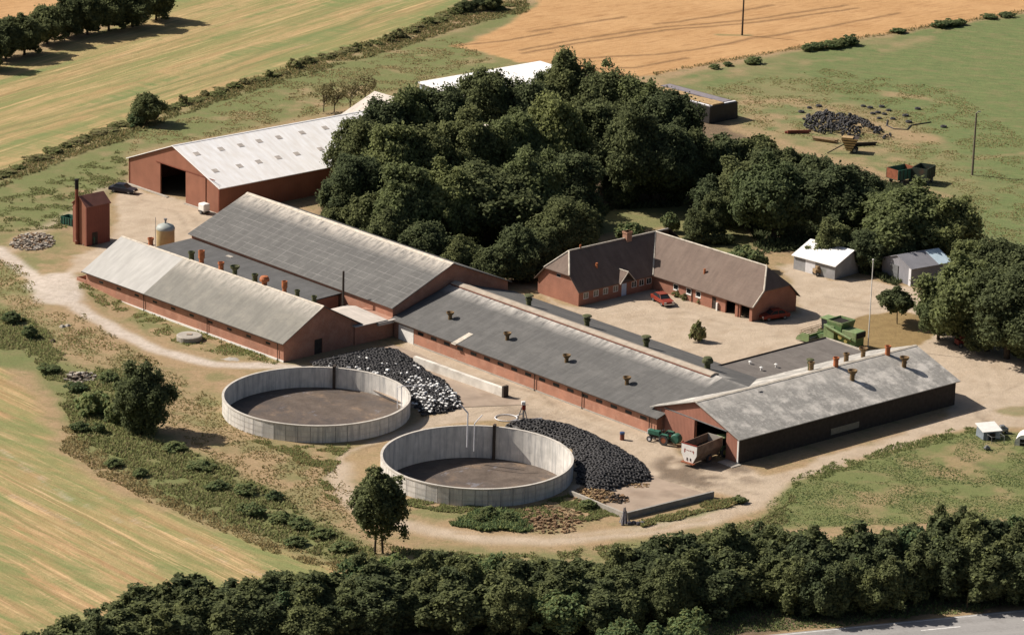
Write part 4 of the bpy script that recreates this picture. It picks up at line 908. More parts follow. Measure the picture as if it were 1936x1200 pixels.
# flat topped stack with black sheet, top right -----------------------------------
su, sv = toUV(G(1320, 230))
ss = thing('straw_stack', 'straw stack wrapped in black plastic with open straw along its top', 'straw stack', tuple(W2(-396.6, 407.7))+(0,), A0)
MB().prism([(-.0, 0), (7.0, 0), (6.8, 3.0), (.15, 3.0)], -16.5, 0, axis='x').build('cover', M['plastic'], ss, bevel=.12)
q = MB(); 
for i in range(6): q.box(-16.4+i*2.72, -16.4+i*2.72+2.66, .9, 3.6, 3.0, 3.16+.06*(i % 3))
q.build('straw', M['straw'], ss, bevel=.08)
MB().box(-16.2, -1.2, 4.3, 6.4, 3.0, 3.06).build('sheet', simple('grey purple sheet', (.30, .27, .29), .6, .2, 1), ss)
MB().box(-.7, -.25, .3, 6.6, 3.0, 3.1).box(-6, -.2, .2, .75, 3.0, 3.1).build('weight_strip', M['pipew'], ss)

# ------------------------------------------------------------ slurry tanks
def tank(cx, cy, r, h, floor, label, pillar_ang):
    t = thing('slurry_tank', label, 'tank', (cx, cy, 0), 0, 'round concrete slurry tanks')
    n = 48; mb = MB()
    for k in range(n):
        a = 2*math.pi*k/n; b = 2*math.pi*(k+1)/n; g = .0022
        def P(an, rr, z): return (rr*math.cos(an), rr*math.sin(an), z)
        a_ = a+g; b_ = b-g; rr = r+rnd.uniform(-.01, .015)
        mb.hexa([P(a_, rr, -.4), P(b_, rr, -.4), P(b_, r-.24, -.4), P(a_, r-.24, -.4), P(a_, rr, h), P(b_, rr, h), P(b_, r-.24, h), P(a_, r-.24, h)])
    mb.lathe([(r-.2, -.4), (r-.06, -.4), (r-.06, h-.04), (r-.2, h-.04)], n=112, m=1)
    mb.build('wall', [M['tank'], M['woodd']], t)
    q = MB(); m = 112; q.lathe([(r+.03, h-.12), (r+.04, h-.10), (r+.04, h+.03), (r-.26, h+.03), (r-.26, h-.06)], n=m)
    for z in (.7, 1.4): q.lathe([(r+.035, z-.02), (r+.035, z+.02)], n=m)
    q.build('rim', simple('weathered concrete rim', (.60, .56, .50), .9, .2, 1), t)
    # inner liner drop to the crust (sunk below ground)
    MB().lathe([(r-.245, h-.05), (r-.245, floor)], n=112).build('inner_wall', M['tank'], t)
    q = MB(); ring = [(0, floor)]+[((r-.25)*i/6, floor+.02*(i % 2)) for i in range(1, 7)]; q.lathe(ring, n=96)
    o = q.build('slurry', M['slurry'], t)
    if o.data.polygons[10].normal.z < 0: o.data.flip_normals()
    a = pillar_ang; q = MB()
    c, s = math.cos(a), math.sin(a); nrm = (c, s); tn = (-s, c)
    def Q(rr, w, z): return (rr*c+w*tn[0], rr*s+w*tn[1], z)
    q.hexa([Q(r-.75, -.16, floor), Q(r-.75, .16, floor), Q(r-.25, .16, floor), Q(r-.25, -.16, floor), Q(r-.75, -.16, h+.35), Q(r-.75, .16, h+.35), Q(r-.0, .16, h+.35), Q(r-.0, -.16, h+.35)])
    q.build('ladder_frame', M['woodd'], t)
    return t
T1 = (-24.203, 408.974); T2 = (-3.676, 387.696)
t1 = tank(*T1, 11.79, 2.195, -.5, 'round concrete slurry tank further from the road, with full brown crust', R(82))
t2 = tank(*T2, 11.52, 2.212, -1.9, 'round concrete slurry tank nearest the road with two bent white pipes', R(80))
def bentpipe(t, x, y, h, dx, dy, name='filling_pipe', r=.09):
    MB().tube((x, y, .1), (x, y, h), r).tube((x, y, h), (x+dx, y+dy, h+.9), r).build(name, M['pipew'], t)
pp = G(883, 842, .3)-np.array(T2); bentpipe(t2, pp[0], pp[1], 4.5, -.9, .3); 
pp = G(896, 850, .3)-np.array(T2); bentpipe(t2, pp[0], pp[1], 3.7, .9, .6, r=.06)
pp = np.array([11.2*math.cos(R(8)), 11.2*math.sin(R(8))])
MB().tube((pp[0]-.5, pp[1]+.2, .2), (pp[0]-.5, pp[1]+.2, 3.2), .06).tube((pp[0]-.5, pp[1]+.2, 3.2), (pp[0]+2.2, pp[1]+1.4, 2.9), .06).tube((pp[0]-1.0, pp[1]+.2, .2), (pp[0]-1.0, pp[1]+.2, 3.0), .04).tube((pp[0]-1.0, pp[1]+.2, 3.0), (pp[0]-.5, pp[1]+.2, 3.2), .04).build('filling_pipe', M['pipew'], t1)
# small capped well
pw = G(358, 642); wl = thing('well_cover', 'low round concrete well cover in the grass beside the piggery', 'well', (pw[0], pw[1], 0))
MB().lathe([(1.72, -.2), (1.72, .62), (1.6, .7), (0, .74)], n=32).build('ring', M['conc'], wl, smooth=False)
MB().box(-.35, .35, -.3, .3, .73, .82).build('hatch', M['concd'], wl)

# ------------------------------------------------------------ silage walls, heaps, tyres
def wallobj(name, label, a, b, h, t, mat, cat='wall', cap=None):
    A_ = G(*a); B_ = G(*b); d = (B_-A_); L = np.linalg.norm(d); o = thing(name, label, cat, (A_[0], A_[1], 0), math.atan2(d[1], d[0]))
    q = MB(); n = max(1, int(L/2.0))
    for i in range(n): q.box(L*i/n+.008, L*(i+1)/n-.008, 0, t, -.3, h+rnd.uniform(-.01, .01))
    q.build('panel', mat, o); return o, L
wo, L_ = wallobj('silage_wall', 'long pale concrete wall of the silage clamp beside the long stable', (781, 690), (950, 751), 1.2, .55, simple('whitewashed concrete', (.70, .66, .59), .9, .2, .6, dirt=(.45, .4, .34)))
MB().box(L_+.01, L_+.35, -.15, .7, -.1, 1.55).build('end_post', M['woodd'], wo)
wallobj('silage_wall', 'short pale concrete wall running down from the nearer tank to the track', (1076, 937), (1182, 981), .65, .3, M['conc'])
wallobj('silage_wall', 'dark shaded concrete wall along the front of the empty clamp floor', (1183, 981), (1350, 940), .75, .3, simple('shade-darkened wall concrete', (.36, .34, .31), .9, .2, 1))  # darker concrete than the sunlit leg: its shade is put into the colour
HEAP1 = poly_w([(590, 690), (640, 676), (700, 664), (750, 664), (785, 684), (812, 708), (838, 722), (866, 752), (872, 770), (846, 780), (800, 786), (784, 768), (756, 740), (700, 722), (640, 706), (600, 698)])
HEAP2 = poly_w([(952, 806), (985, 798), (1030, 800), (1078, 808), (1120, 824), (1170, 850), (1218, 880), (1234, 906), (1200, 915), (1150, 930), (1116, 932), (1092, 912), (1090, 880), (1080, 850), (1040, 826), (990, 815)])
def heap_h(P, x, y, H, slope): return H*np.minimum(1, np.maximum(0, sdist(P, x, y))/slope)**.7
def heap(name, label, P, H, slope, mat, cat='silage heap'):
    x0, y0 = P.min(0); x1, y1 = P.max(0); st = .4; xs = np.arange(x0-.5, x1+.5, st); ys = np.arange(y0-.5, y1+.5, st)
    X, Y = np.meshgrid(xs, ys); Z = heap_h(P, X.ravel(), Y.ravel(), H, slope).reshape(X.shape)+.02; Z[Z < .03] = -.3
    mb = MB(); ny_, nx_ = X.shape; cx, cy = P.mean(0)
    mb.v = [(float(X[j, i]-cx), float(Y[j, i]-cy), float(Z[j, i])) for j in range(ny_) for i in range(nx_)]
    for j in range(ny_-1):
        for i in range(nx_-1):
            if max(Z[j, i], Z[j+1, i], Z[j, i+1], Z[j+1, i+1]) > 0: mb.f.append((j*nx_+i, j*nx_+i+1, (j+1)*nx_+i+1, (j+1)*nx_+i)); mb.uv.append([(0, 0)]*4); mb.m.append(0)
    o = mb.build(name, mat, None, smooth=False); o.location = (cx, cy, 0); o.data.polygons.foreach_set("use_smooth", [True]*len(o.data.polygons)); return tag(o, label, cat)
heap('silage_heap', 'silage heap between the white wall and the far tank, covered with black sheet and tyres', HEAP1, 1.0, 2.6, M['plastic'])
heap('silage_heap', 'large silage heap behind the nearer tank, covered with black sheet and tyres', HEAP2, 1.25, 3.0, M['plastic'])
tyre_me = MB().lathe([(.17, -.07), (.22, -.10), (.31, -.10), (.345, -.05), (.345, .05), (.31, .10), (.22, .10), (.17, .07), (.17, -.07)], n=14)
def tyre_mesh():
    o = tyre_me.build('tyre', M['rubber']); m = o.data; bpy.data.objects.remove(o); return m
TY = tyre_mesh()
def heap_pts(P, H, slope, sp, seed, row=None):
    r = np.random.RandomState(seed); x0, y0 = P.min(0); x1, y1 = P.max(0); c, s = math.cos(A0), math.sin(A0)
    ext = 40; a = np.arange(-ext, ext, sp); X, Y = np.meshgrid(a, a); X[::2] += sp/2
    cx, cy = P.mean(0); px = cx+X*c-Y*s; py = cy+X*s+Y*c; px = px.ravel()+r.uniform(-.11, .11, px.size); py = py.ravel()+r.uniform(-.11, .11, py.size)
    k = (px > x0) & (px < x1) & (py > y0) & (py < y1); px, py = px[k], py[k]; sd = sdist(P, px, py); k = sd > -.1; px, py = px[k], py[k]
    z = heap_h(P, px, py, H, slope); e = .25
    gx_ = (heap_h(P, px+e, py, H, slope)-heap_h(P, px-e, py, H, slope))/(2*e); gy_ = (heap_h(P, px, py+e, H, slope)-heap_h(P, px, py-e, H, slope))/(2*e)
    return list(zip(px, py, z+.12, gx_, gy_))
pts = [(p, 2) for p in heap_pts(HEAP2, 1.25, 3.0, .71, 1)]+[(p, 1) for p in heap_pts(HEAP1, 1.0, 2.6, .70, 2)]
pts.sort(key=lambda q: q[0][1]); indiv = pts[:262]; rest = pts[262:]
def tyre_mat(p, big=1.0):
    n = Vector((-p[3], -p[4], 1)).normalized(); n = (n+Vector((rnd.uniform(-.3, .3), rnd.uniform(-.3, .3), 0))).normalized()
    return Matrix.Translation((p[0], p[1], p[2]+rnd.uniform(0, .06))) @ n.to_track_quat('Z', 'Y').to_matrix().to_4x4() @ Matrix.Scale(rnd.uniform(.88, 1.08)*big, 4)
for p, hh in indiv:
    o = bpy.data.objects.new('tyre', TY); COL.objects.link(o); o.matrix_world = tyre_mat(p)
    tag(o, 'black tyre lying on the large silage heap behind the nearer tank', 'tyre', 'tyres weighing down the larger silage heap')
tv = np.array([v.co for v in TY.vertices]); tf = [tuple(p.vertices) for p in TY.polygons]
def tyre_bulk(name, mats4, label, mat=None):
    V = []; F = []; 
    for m4 in mats4:
        b = len(V)*len(tv); m = np.array(m4); V.append(tv@m[:3, :3].T+m[:3, 3]); F += [tuple(i+b for i in f) for f in tf]
    me_ = bpy.data.meshes.new(name); me_.from_pydata(np.concatenate(V).tolist(), [], F); me_.materials.append(mat or M['rubber'])
    o = bpy.data.objects.new(name, me_); COL.objects.link(o); return tag(o, label, 'tyres', kind='stuff')
tyre_bulk('tyre_cover', [tyre_mat(p) for p, hh in rest if hh == 1], 'rows of black tyres covering the silage heap beside the white wall')
if any(hh == 2 for p, hh in rest): tyre_bulk('tyre_cover', [tyre_mat(p) for p, hh in rest if hh == 2], 'black tyres covering the back of the larger silage heap')
# white sacks among the tyres
q = MB().hexa([(-.32, -.2, 0), (.32, -.2, 0), (.32, .2, 0), (-.32, .2, 0), (-.24, -.13, .17), (.24, -.13, .17), (.24, .13, .17), (-.24, .13, .17)])
so_ = q.build('sack', M['sack'], None, bevel=.04); SK = so_.data; bpy.data.objects.remove(so_)
hp = [p for p in heap_pts(HEAP1, 1.0, 2.6, .62, 9)]
rr = random.Random(4); cnt = 0
for p in hp:
    x_, y_ = PX(p[0], p[1], p[2]); dens = .70 if x_ > 785 and y_ > 724 else .34 if y_ > 684+(x_-620)*.16 and x_ > 620 else .03
    if y_ > 770: dens = .3
    if rr.random() < dens and cnt < 210:
        cnt += 1; o = bpy.data.objects.new('sack', SK); COL.objects.link(o); o.location = (p[0], p[1], p[2]+.08); o.rotation_euler = (rr.uniform(-.2, .2), rr.uniform(-.2, .2), rr.uniform(0, 3.1)); s = rr.uniform(.4, .95); o.scale = (s, s, s)
        tag(o, 'white plastic sack lying among the tyres of the farther silage heap', 'sack', 'white sacks on the farther silage heap')
def rubble(name, label, px, py, rx, ry, h, n, s0, s1, mats, cat, seed):
    c = G(px, py); r = random.Random(seed); mb = MB()
    for i in range(n):
        a = r.uniform(0, 6.283); d = r.random()**.6; x, y = rx*d*math.cos(a), ry*d*math.sin(a); z = h*(1-d*d)*r.random(); sz = r.uniform(s0, s1)
        j = lambda: r.uniform(.55, 1.2)*sz
        mb.hexa([(x-j(), y-j(), z-sz), (x+j(), y-j(), z-sz), (x+j(), y+j(), z-sz), (x-j(), y+j(), z-sz), (x-j()*.7, y-j()*.7, z+j()*.7), (x+j()*.7, y-j()*.7, z+j()*.7), (x+j()*.7, y+j()*.7, z+j()*.7), (x-j()*.7, y+j()*.7, z+j()*.7)], r.randrange(len(mats)))
    o = mb.build(name, mats); o.location = (c[0], c[1], float(terrain(*c))); return tag(o, label, cat, kind='stuff')
# earth, straw and junk heaps
def mound(name, label, px, py, rx, ry, h, mat, cat, seed, rough=.3):
    c = G(px, py); n = 30; mb = MB(); idx = {}
    for j in range(n+1):
        for i in range(n+1):
            a = i/n*2-1; b = j/n*2-1; th_ = math.atan2(b, a); d = math.hypot(a, b)*(1.12+.16*math.sin(3*th_+seed)+.10*math.sin(5*th_+2*seed)+.07*math.sin(9*th_+seed)); zz = h*max(0, 1-d*d)*(1+rough*1.6*(float(fnoise(np.array([a*rx+c[0]]), np.array([b*ry+c[1]]), 1.1, seed)[0])-.5))
            idx[i, j] = len(mb.v); mb.v.append((a*rx, b*ry, zz-.04 if d < 1 else -.2))
    for j in range(n):
        for i in range(n): mb.f.append((idx[i, j], idx[i+1, j], idx[i+1, j+1], idx[i, j+1])); mb.uv.append([(0, 0)]*4); mb.m.append(0)
    o = mb.build(name, mat); o.data.polygons.foreach_set('use_smooth', [True]*len(o.data.polygons)); o.location = (c[0], c[1], float(terrain(*c))); return tag(o, label, cat)
rubble('silage_spill', 'loose straw coloured silage heap at the foot of the tyres', 1124, 938, 2.6, 3.4, .5, 420, .08, .24, [M['straw'], M['dirt'], M['wood']], 'silage heap', 1)
rubble('silage_spill', 'small dark brown silage remnant on the clamp floor', 1166, 944, 1.5, 1.6, .35, 120, .08, .25, [M['dirt'], M['woodd']], 'silage heap', 2)
rubble('silage_spill', 'thin brown silage strip in front of the tyre covered heap', 1195, 917, 2.6, 1.0, .15, 130, .06, .18, [M['straw'], M['dirt'], M['wood']], 'silage heap', 3)
rubble('earth_heap', 'brown earth heap in front of the nearer tank', 1040, 983, 4.2, 4.8, .25, 380, .08, .26, [M['dirt'], M['wood'], M['dirt']], 'heap', 4)
PR = simple('pale rubble', (.55, .47, .38), .95, .4, 2, dirt=(.2, .17, .12))
rubble('rubble_heap', 'pale rubble heap beside the track at the far left', 62, 458, 3.2, 4.8, .7, 420, .12, .35, [PR, M['conc'], M['dirt'], PR], 'heap', 5)
rubble('rubble_heap', 'small pile of pale stones in the ditch weeds', 152, 714, 2.2, 2.4, .4, 120, .12, .36, [PR, M['conc'], M['bark']], 'heap', 6)
o = mound('plastic_sheet', 'crumpled pale plastic sheet lying in the grass near the piggery corner', 437, 679, 1.5, 1.1, .14, M['conc'], 'sheet', 7, .9)

# ------------------------------------------------------------ poles
def pole(name, label, px, py, h, r, mat, cat='pole', cross=False, lamp=False):
    p = G3(px, py); o = thing(name, label, cat, p)
    MB().tube((0, 0, -.2), (0, 0, h), r, r*.7, 10).build('pole', mat, o)
    if lamp: MB().tube((0, 0, h-.1), (.35, .2, h+.2), .05).box(.25, .7, .1, .3, h+.12, h+.24).build('lamp_head', M['grey'], o)
    if cross: MB().box(-.5, .5, -.05, .05, h-.5, h-.38).box(-.4, .4, -.05, .05, h-1.1, h-1.0).build('cross_arm', M['woodd'], o)
    return o
pole('utility_pole', 'grey wooden pole standing alone in the green pasture at right', 1838, 331, 10.3, .2, simple('pole timber', (.22, .18, .14), .8, .2, 1), lamp=True)
pole('utility_pole', 'dark pole standing in the ripe wheat field at the top edge', 1403, 67, 9.5, .19, M['woodd'])
pole('utility_pole', 'short dark timber pole rising between the piggery and the grey barn', 648, 614, 7.6, .2, M['woodd'])
fp = pole('flagpole', 'tall thin white flagpole at the edge of the round lawn', 1641, 655, 12.1, .08, M['white'], 'flagpole')
MB().lathe([(0, 12.1), (.13, 12.15), (.13, 12.25), (0, 12.33)], n=10).build('finial', M['white'], fp)
for px, py, lb in ((418, 655, 'thin fence post beside the chalk lane below the well'), (1704, 767-1, 'small white marker post at the shadow tip of the feed barn'), (1828, 1149, 'thin marker post on the road verge at lower right')):
    pole('post', lb, px, py, 1.2, .05, M['pipew'] if '17' in str(px) else M['wood'], 'post')

# ------------------------------------------------------------ vehicles
def wheel(parent, x, y, r, w, rimm='grey', rimr=.55):
    q = MB().lathe([(r*.55, -w/2), (r*.9, -w/2), (r, -w*.3), (r, w*.3), (r*.9, w/2), (r*.55, w/2)], (x, y, r), 20, axis='y').build('wheel', M['rubber'], parent)
    MB().lathe([(0, -w*.42), (r*.58, -w*.42), (r*.58, w*.42), (0, w*.42)], (x, y, r), 16, axis='y').build('rim', M[rimm], q); return q
def car(px, py, dirv, label, paint):
    p = G3(px, py); o = thing('parked_car', label, 'car', p, math.atan2(dirv[1], dirv[0]))
    L, Wd = 4.3, 1.66
    body = [(-2.15, .35), (2.1, .35), (2.18, .62), (2.1, .78), (1.1, .92), (-1.35, .95), (-2.1, .9), (-2.18, .6)]
    MB().prism([(a, z) for a, z in body], -Wd/2, Wd/2, axis='y').build('body', paint, o, bevel=.07)
    q = MB(); b0, b1, t0, t1 = -1.55, 1.05, -1.0, .35; yb, yt = .76, .6
    q.hexa([(b0, -yb, .9), (b1, -yb, .9), (b1, yb, .9), (b0, yb, .9), (t0, -yt, 1.38), (t1, -yt, 1.38), (t1, yt, 1.38), (t0, yt, 1.38)]); q.build('windows', M['glass'], o, bevel=.02)
    MB().box(t0-.05, t1+.05, -yt-.03, yt+.03, 1.375, 1.43).build('roof', paint, o, bevel=.03)
    q = MB()
    for sg in (-1, 1):
        for (a, b) in ((b0, t0), (b1, t1), (-.25, -.3)): q.tube((a, sg*yb, .9), (b, sg*yt, 1.39), .035, n=6)
    q.build('pillars', paint, o)
    for x in (-1.3, 1.3):
        for y in (-.74, .74): wheel(o, x, y, .31, .19)
    for y in (-.6, .6): MB().box(2.12, 2.20, y-.15, y+.15, .58, .74).build('headlight', M['lamp'], o); MB().box(-2.21, -2.14, y-.16, y+.16, .6, .76).build('tail_light', M['carred'], o)
    MB().box(2.14, 2.24, -.8, .8, .36, .48).build('bumper', M['chrome'], o, bevel=.02); MB().box(-2.24, -2.14, -.8, .8, .36, .48).build('bumper', M['chrome'], o, bevel=.02)
    return o
def wv(du, dv): d = UV_*du+VV_*dv; return d/np.linalg.norm(d)
car(1252, 573, wv(.93, -.30), 'orange red car parked in the sunny courtyard by the corner of the farmhouse wings', M['carred'])
car(1463, 603, wv(-.25, -.97), 'dark red car half in shade at the gable end of the farmhouse garages', M['carred'])
# combine harvester
pcm = G3(1588, 655); cb = thing('combine_harvester', 'green combine harvester with its reel header lowered at the edge of the courtyard', 'combine harvester', pcm, math.atan2(*(-UV_)[::-1])+R(4))
# local: x forward (to the upper left), y left
MB().box(-3.4, 1.9, -.75, .75, .9, 2.3).build('chassis', M['green'], cb, bevel=.05)
MB().hexa([(.1, .76, .9), (1.9, .76, 1.0), (1.9, 1.35, 1.0), (.1, 1.35, .9), (.1, .76, 3.1), (1.9, .76, 3.0), (1.9, 1.35, 3.0), (.1, 1.35, 3.1)]).build('side_panel', M['greenl'], cb, bevel=.05)
MB().box(-3.6, -1.1, -.8, 1.25, 2.0, 2.95).build('engine_hood', M['greenl'], cb, bevel=.08)
MB().box(-3.62, -2.6, 1.0, 1.3, .9, 2.0).build('rear_panel', M['green'], cb, bevel=.04)
MB().box(-3.7, -3.61, -.7, 1.15, 2.15, 2.85).build('radiator_grille', M['black'], cb)
tk = MB(); tk.hexa([(-.95, -1.3, 2.35), (1.3, -1.3, 2.35), (1.3, 1.25, 2.35), (-.95, 1.25, 2.35), (-1.2, -1.5, 3.55), (1.4, -1.5, 3.55), (1.4, 1.35, 3.55), (-1.2, 1.35, 3.55)]).build('grain_tank', M['green'], cb, bevel=.04)
MB().box(-1.0, 1.2, -1.3, 1.15, 3.552, 3.56).build('tank_opening', M['interior'], cb)
MB().box(-1.22, -1.12, -1.5, 1.35, 3.55, 3.8).box(1.32, 1.42, -1.5, 1.35, 3.55, 3.8).box(-1.1, 1.3, -1.52, -1.44, 3.55, 3.8).box(-1.1, 1.3, 1.28, 1.36, 3.55, 3.8).build('tank_rim', M['greenl'], cb)
cabn = MB().hexa([(1.45, -.75, 2.1), (2.7, -.75, 2.1), (2.7, .75, 2.1), (1.45, .75, 2.1), (1.45, -.8, 3.5), (2.85, -.8, 3.5), (2.85, .8, 3.5), (1.45, .8, 3.5)]).build('cab', M['glass'], cb, bevel=.03)
MB().box(1.35, 3.0, -.9, .9, 3.5, 3.68).build('cab_roof', M['greenl'], cabn, bevel=.05)
MB().tube((1.7, 1.5, 3.0), (-3.1, 1.7, 2.1), .17).build('unloading_auger', M['greenl'], cb)
MB().tube((.2, 1.42, 2.4), (-2.9, 1.42, 1.7), .05).tube((-1.0, 1.40, 1.9), (-1.0, 1.46, 1.9), .35).tube((-2.0, 1.40, 1.5), (-2.0, 1.46, 1.5), .28).build('belt_drive', M['yellow'], cb)
for y in (-1.25, 1.05): wheel(cb, 1.3, y, .85, .55, 'yellow')
for y in (-1.0, .8): wheel(cb, -2.7, y, .5, .35, 'yellow')
MB().hexa([(2.2, -.5, .7), (3.9, -.5, .35), (3.9, .5, .35), (2.2, .5, .7), (2.2, -.5, 1.5), (3.9, -.5, .95), (3.9, .5, .95), (2.2, .5, 1.5)]).build('feeder_house', M['green'], cb)
hd = MB().box(3.75, 3.9, -2.2, 2.2, .3, 1.15).box(3.9, 5.0, -2.2, 2.2, .22, .32).build('header', M['green'], cb)
for y in (-2.3, 2.2): MB().prism([(3.6, .2), (5.9, .15), (5.6, .7), (4.8, 1.3), (3.6, 1.35)], y, y+.1, axis='y').build('divider', M['greenl'], hd)
q = MB().tube((4.9, -2.15, 1.1), (4.9, 2.15, 1.1), .06)
for k in range(6):
    a = k*math.pi/3; q.tube((4.9+.52*math.cos(a), -2.1, 1.1+.52*math.sin(a)), (4.9+.52*math.cos(a), 2.1, 1.1+.52*math.sin(a)), .035, n=6)
    for y in (-2.1, 0, 2.1): q.tube((4.9, y, 1.1), (4.9+.52*math.cos(a), y, 1.1+.52*math.sin(a)), .03, n=5)
q.build('reel', M['wood'], hd)
MB().tube((3.8, -2.1, .6), (3.8, 2.1, .6), .25).build('header_auger', M['grey'], hd)
# tractors
def tractor(px, py, d, label, paint, rim, cab=False, rollhood=None):
    p = G3(px, py); o = thing('tractor', label, 'tractor', p, math.atan2(d[1], d[0]))
    MB().box(-1.2, 1.6, -.22, .22, .5, .95).build('chassis', M['woodd'], o)
    MB().box(.15, 1.75, -.33, .33, .85, 1.45).build('hood', paint, o, bevel=.07)
    MB().box(1.75, 1.82, -.3, .3, .8, 1.4).build('grille', M['pipew'], o)
    for y in (-.6, .6): wheel(o, 1.35, y, .38, .22, 'pipew')
    for y in (-.78, .78):
        wheel(o, -.75, y, .68, .38, rim)
        MB().prism([(-1.5, 1.0), (-1.3, 1.42), (-.4, 1.45), (-.1, 1.1), (-.15, 1.05), (-.45, 1.36), (-1.25, 1.34), (-1.42, 1.0)], y-.22, y+.22, axis='y').build('mudguard', paint, o)
    MB().box(-.95, -.45, -.25, .25, 1.0, 1.12).box(-1.0, -.93, -.25, .25, 1.1, 1.5).build('seat', M['rubber'], o, bevel=.03)
    MB().tube((-.05, 0, 1.3), (-.25, 0, 1.65), .03).lathe([(.2, 1.64), (.23, 1.67), (.2, 1.7), (.17, 1.67), (.2, 1.64)], (-.27, 0, 0), 14).build('steering_wheel', M['rubber'], o)
    MB().tube((.9, .18, 1.4), (.9, .18, 2.1), .035).build('exhaust_pipe', M['woodd'], o)
    if cab:
        q = MB()
        for x in (-1.1, .1):
            for y in (-.6, .6): q.box(x-.04, x+.04, y-.04, y+.04, 1.1, 2.3)
        q.build('cab_frame', paint, o); MB().box(-1.2, .3, -.72, .72, 2.3, 2.45).build('cab_roof', cab, o, bevel=.05)
        MB().box(-1.09, .08, -.59, .59, 1.15, 2.28).build('cab_glass', M['glass'], o)
    return o
tg_ = tractor(1250, 836, wv(-.80, -.25), 'small teal green open tractor with orange wheel rims beside the red sliding door', M['teal'], 'orangem')
MB().lathe([(0, -.5), (.5, -.5), (.62, -.35), (.62, .35), (.5, .5), (0, .5)], (-2.1, 0, .95), 20, axis='y').build('sprayer_tank', M['teal'], tg_, smooth=False)
pw_ = wv(-.05, -1)
tractor(1371, 858, wv(.12, 1), 'green tractor with pale cab roof standing in the feed barn doorway', M['green'], 'yellow', cab=M['greenl'])
# forage wagon
pf_ = G3(1322, 873); fw_ = thing('feed_wagon', 'large feed wagon with white tailgate and open top in front of the barn door', 'wagon', pf_, math.atan2(*(-VV_)[::-1])+R(8))
# local x toward the tailgate
fb0, fb1 = -3.0, 2.1; tw, bw, z0, z1 = 1.12, .62, .55, 2.75
q = MB()
for sg in (-1, 1):
    P = [(fb0, sg*bw, z0), (fb1, sg*bw, z0), (fb1, sg*tw, 1.6), (fb0, sg*tw, 1.6)]; P2 = [(fb0, sg*tw, 1.6), (fb1, sg*tw, 1.6), (fb1, sg*tw, z1), (fb0, sg*tw, z1)]
    for Q in (P, P2):
        q.hexa([Q[0], Q[1], (Q[1][0], Q[1][1]-sg*.06, Q[1][2]), (Q[0][0], Q[0][1]-sg*.06, Q[0][2]), Q[3], Q[2], (Q[2][0], Q[2][1]-sg*.06, Q[2][2]), (Q[3][0], Q[3][1]-sg*.06, Q[3][2])])
q.box(fb0, fb1, -bw, bw, z0-.05, z0); q.build('hopper', simple('dirty grey wagon steel', (.30, .21, .155), .7, .35, 1.5, dirt=(.16, .1, .08)), fw_)
MB().prism([(-bw, z0), (bw, z0), (tw, 1.6), (tw, z1), (-tw, z1), (-tw, 1.6)], fb0-.08, fb0-.005, axis='x').build('front_plate', M['conc'], fw_)
tgp = MB().prism([(-bw, z0), (bw, z0), (tw+.03, 1.55), (tw+.03, z1), (-tw-.03, z1), (-tw-.03, 1.55)], fb1+.005, fb1+.09, axis='x').build('tailgate', M['white'], fw_)
MB().box(fb1+.0, fb1+.12, -tw-.04, tw+.04, z1+.003, z1+.10).build('top_rail', M['carred'], fw_)
# short red mark and dark fittings on the tailgate (no legible writing)
mk = MB(); xx_ = fb1+.095
mk.box(xx_, xx_+.01, -.72, -.60, 1.65, 2.15).box(xx_, xx_+.01, -.60, -.48, 2.05, 2.15).box(xx_, xx_+.01, -.60, -.48, 1.85, 1.93)
for k in range(4): mk.box(xx_, xx_+.01, -.36+k*.26, -.22+k*.26, 1.95, 2.07)
mk.box(xx_, xx_+.01, .62, .74, 1.75, 2.1)
mk.build('marking', simple('faded red lettering', (.45, .12, .09), .6, .2, 2), tgp)
MB().box(xx_, xx_+.05, -.3, -.18, .75, 1.1).box(xx_, xx_+.05, .2, .32, .75, 1.1).build('latch', M['woodd'], tgp)
MB().box(fb1-.05, fb1+.45, -.95, .95, .42, .54).build('bumper', M['orangem'], fw_)
MB().box(fb0-1.4, fb1, -.35, -.22, .45, .6).box(fb0-1.4, fb1, .22, .35, .45, .6).build('chassis', M['woodd'], fw_)
MB().lathe([(0, fb0+.1), (.28, fb0+.1), (.28, fb1-.1), (0, fb1-.1)], (0, 0, z0+.32), 14, axis='x').build('auger', M['interior'], fw_)
MB().box(fb0+.0, fb1-.05, -1.0, 1.0, 1.7, 1.78).build('feed', M['interior'], fw_)  # dark sheet standing in for the shade inside the open hopper
for x in (-.9,):
    for y in (-.78, .78): wheel(fw_, x, y, .5, .32, 'orangem')
MB().tube((fb0-2.4, 0, .5), (fb0-1.3, -.28, .5), .06).tube((fb0-2.4, 0, .5), (fb0-1.3, .28, .5), .06).build('drawbar', M['woodd'], fw_)
# two wheeled carts, container, heaps of things in the pasture
def tub(name, label, cat, px, py, d, L, Wd, h, zb, mo, mi, wheels=True, ends=None, taper=0):
    p = G3(px, py); o = thing(name, label, cat, p, math.atan2(d[1], d[0])); t = .07
    q = MB().box(-L/2, L/2, -Wd/2, -Wd/2+t, zb, h).box(-L/2, L/2, Wd/2-t, Wd/2, zb, h).box(-L/2, L/2, -Wd/2, Wd/2, zb-.08, zb-.003); q.build('side', mo, o)
    for s in (-1, 1): MB().box(s*L/2-(t if s > 0 else 0), s*L/2+(0 if s > 0 else t), -Wd/2+t+.003, Wd/2-t-.003, zb, h).build('end_board', ends or mo, o)
    q = MB()
    for i in range(5): x = -L/2+L*(i+.5)/5; q.box(x-.05, x+.05, -Wd/2-.05, -Wd/2-.002, zb, h).box(x-.05, x+.05, Wd/2+.002, Wd/2+.05, zb, h)
    q.build('rib', mi, o)
    if wheels:
        for x in (-L*.25, L*.25):
            for y in (-Wd/2+.2, Wd/2-.2): wheel(o, x, y, .42, .25)
    return o
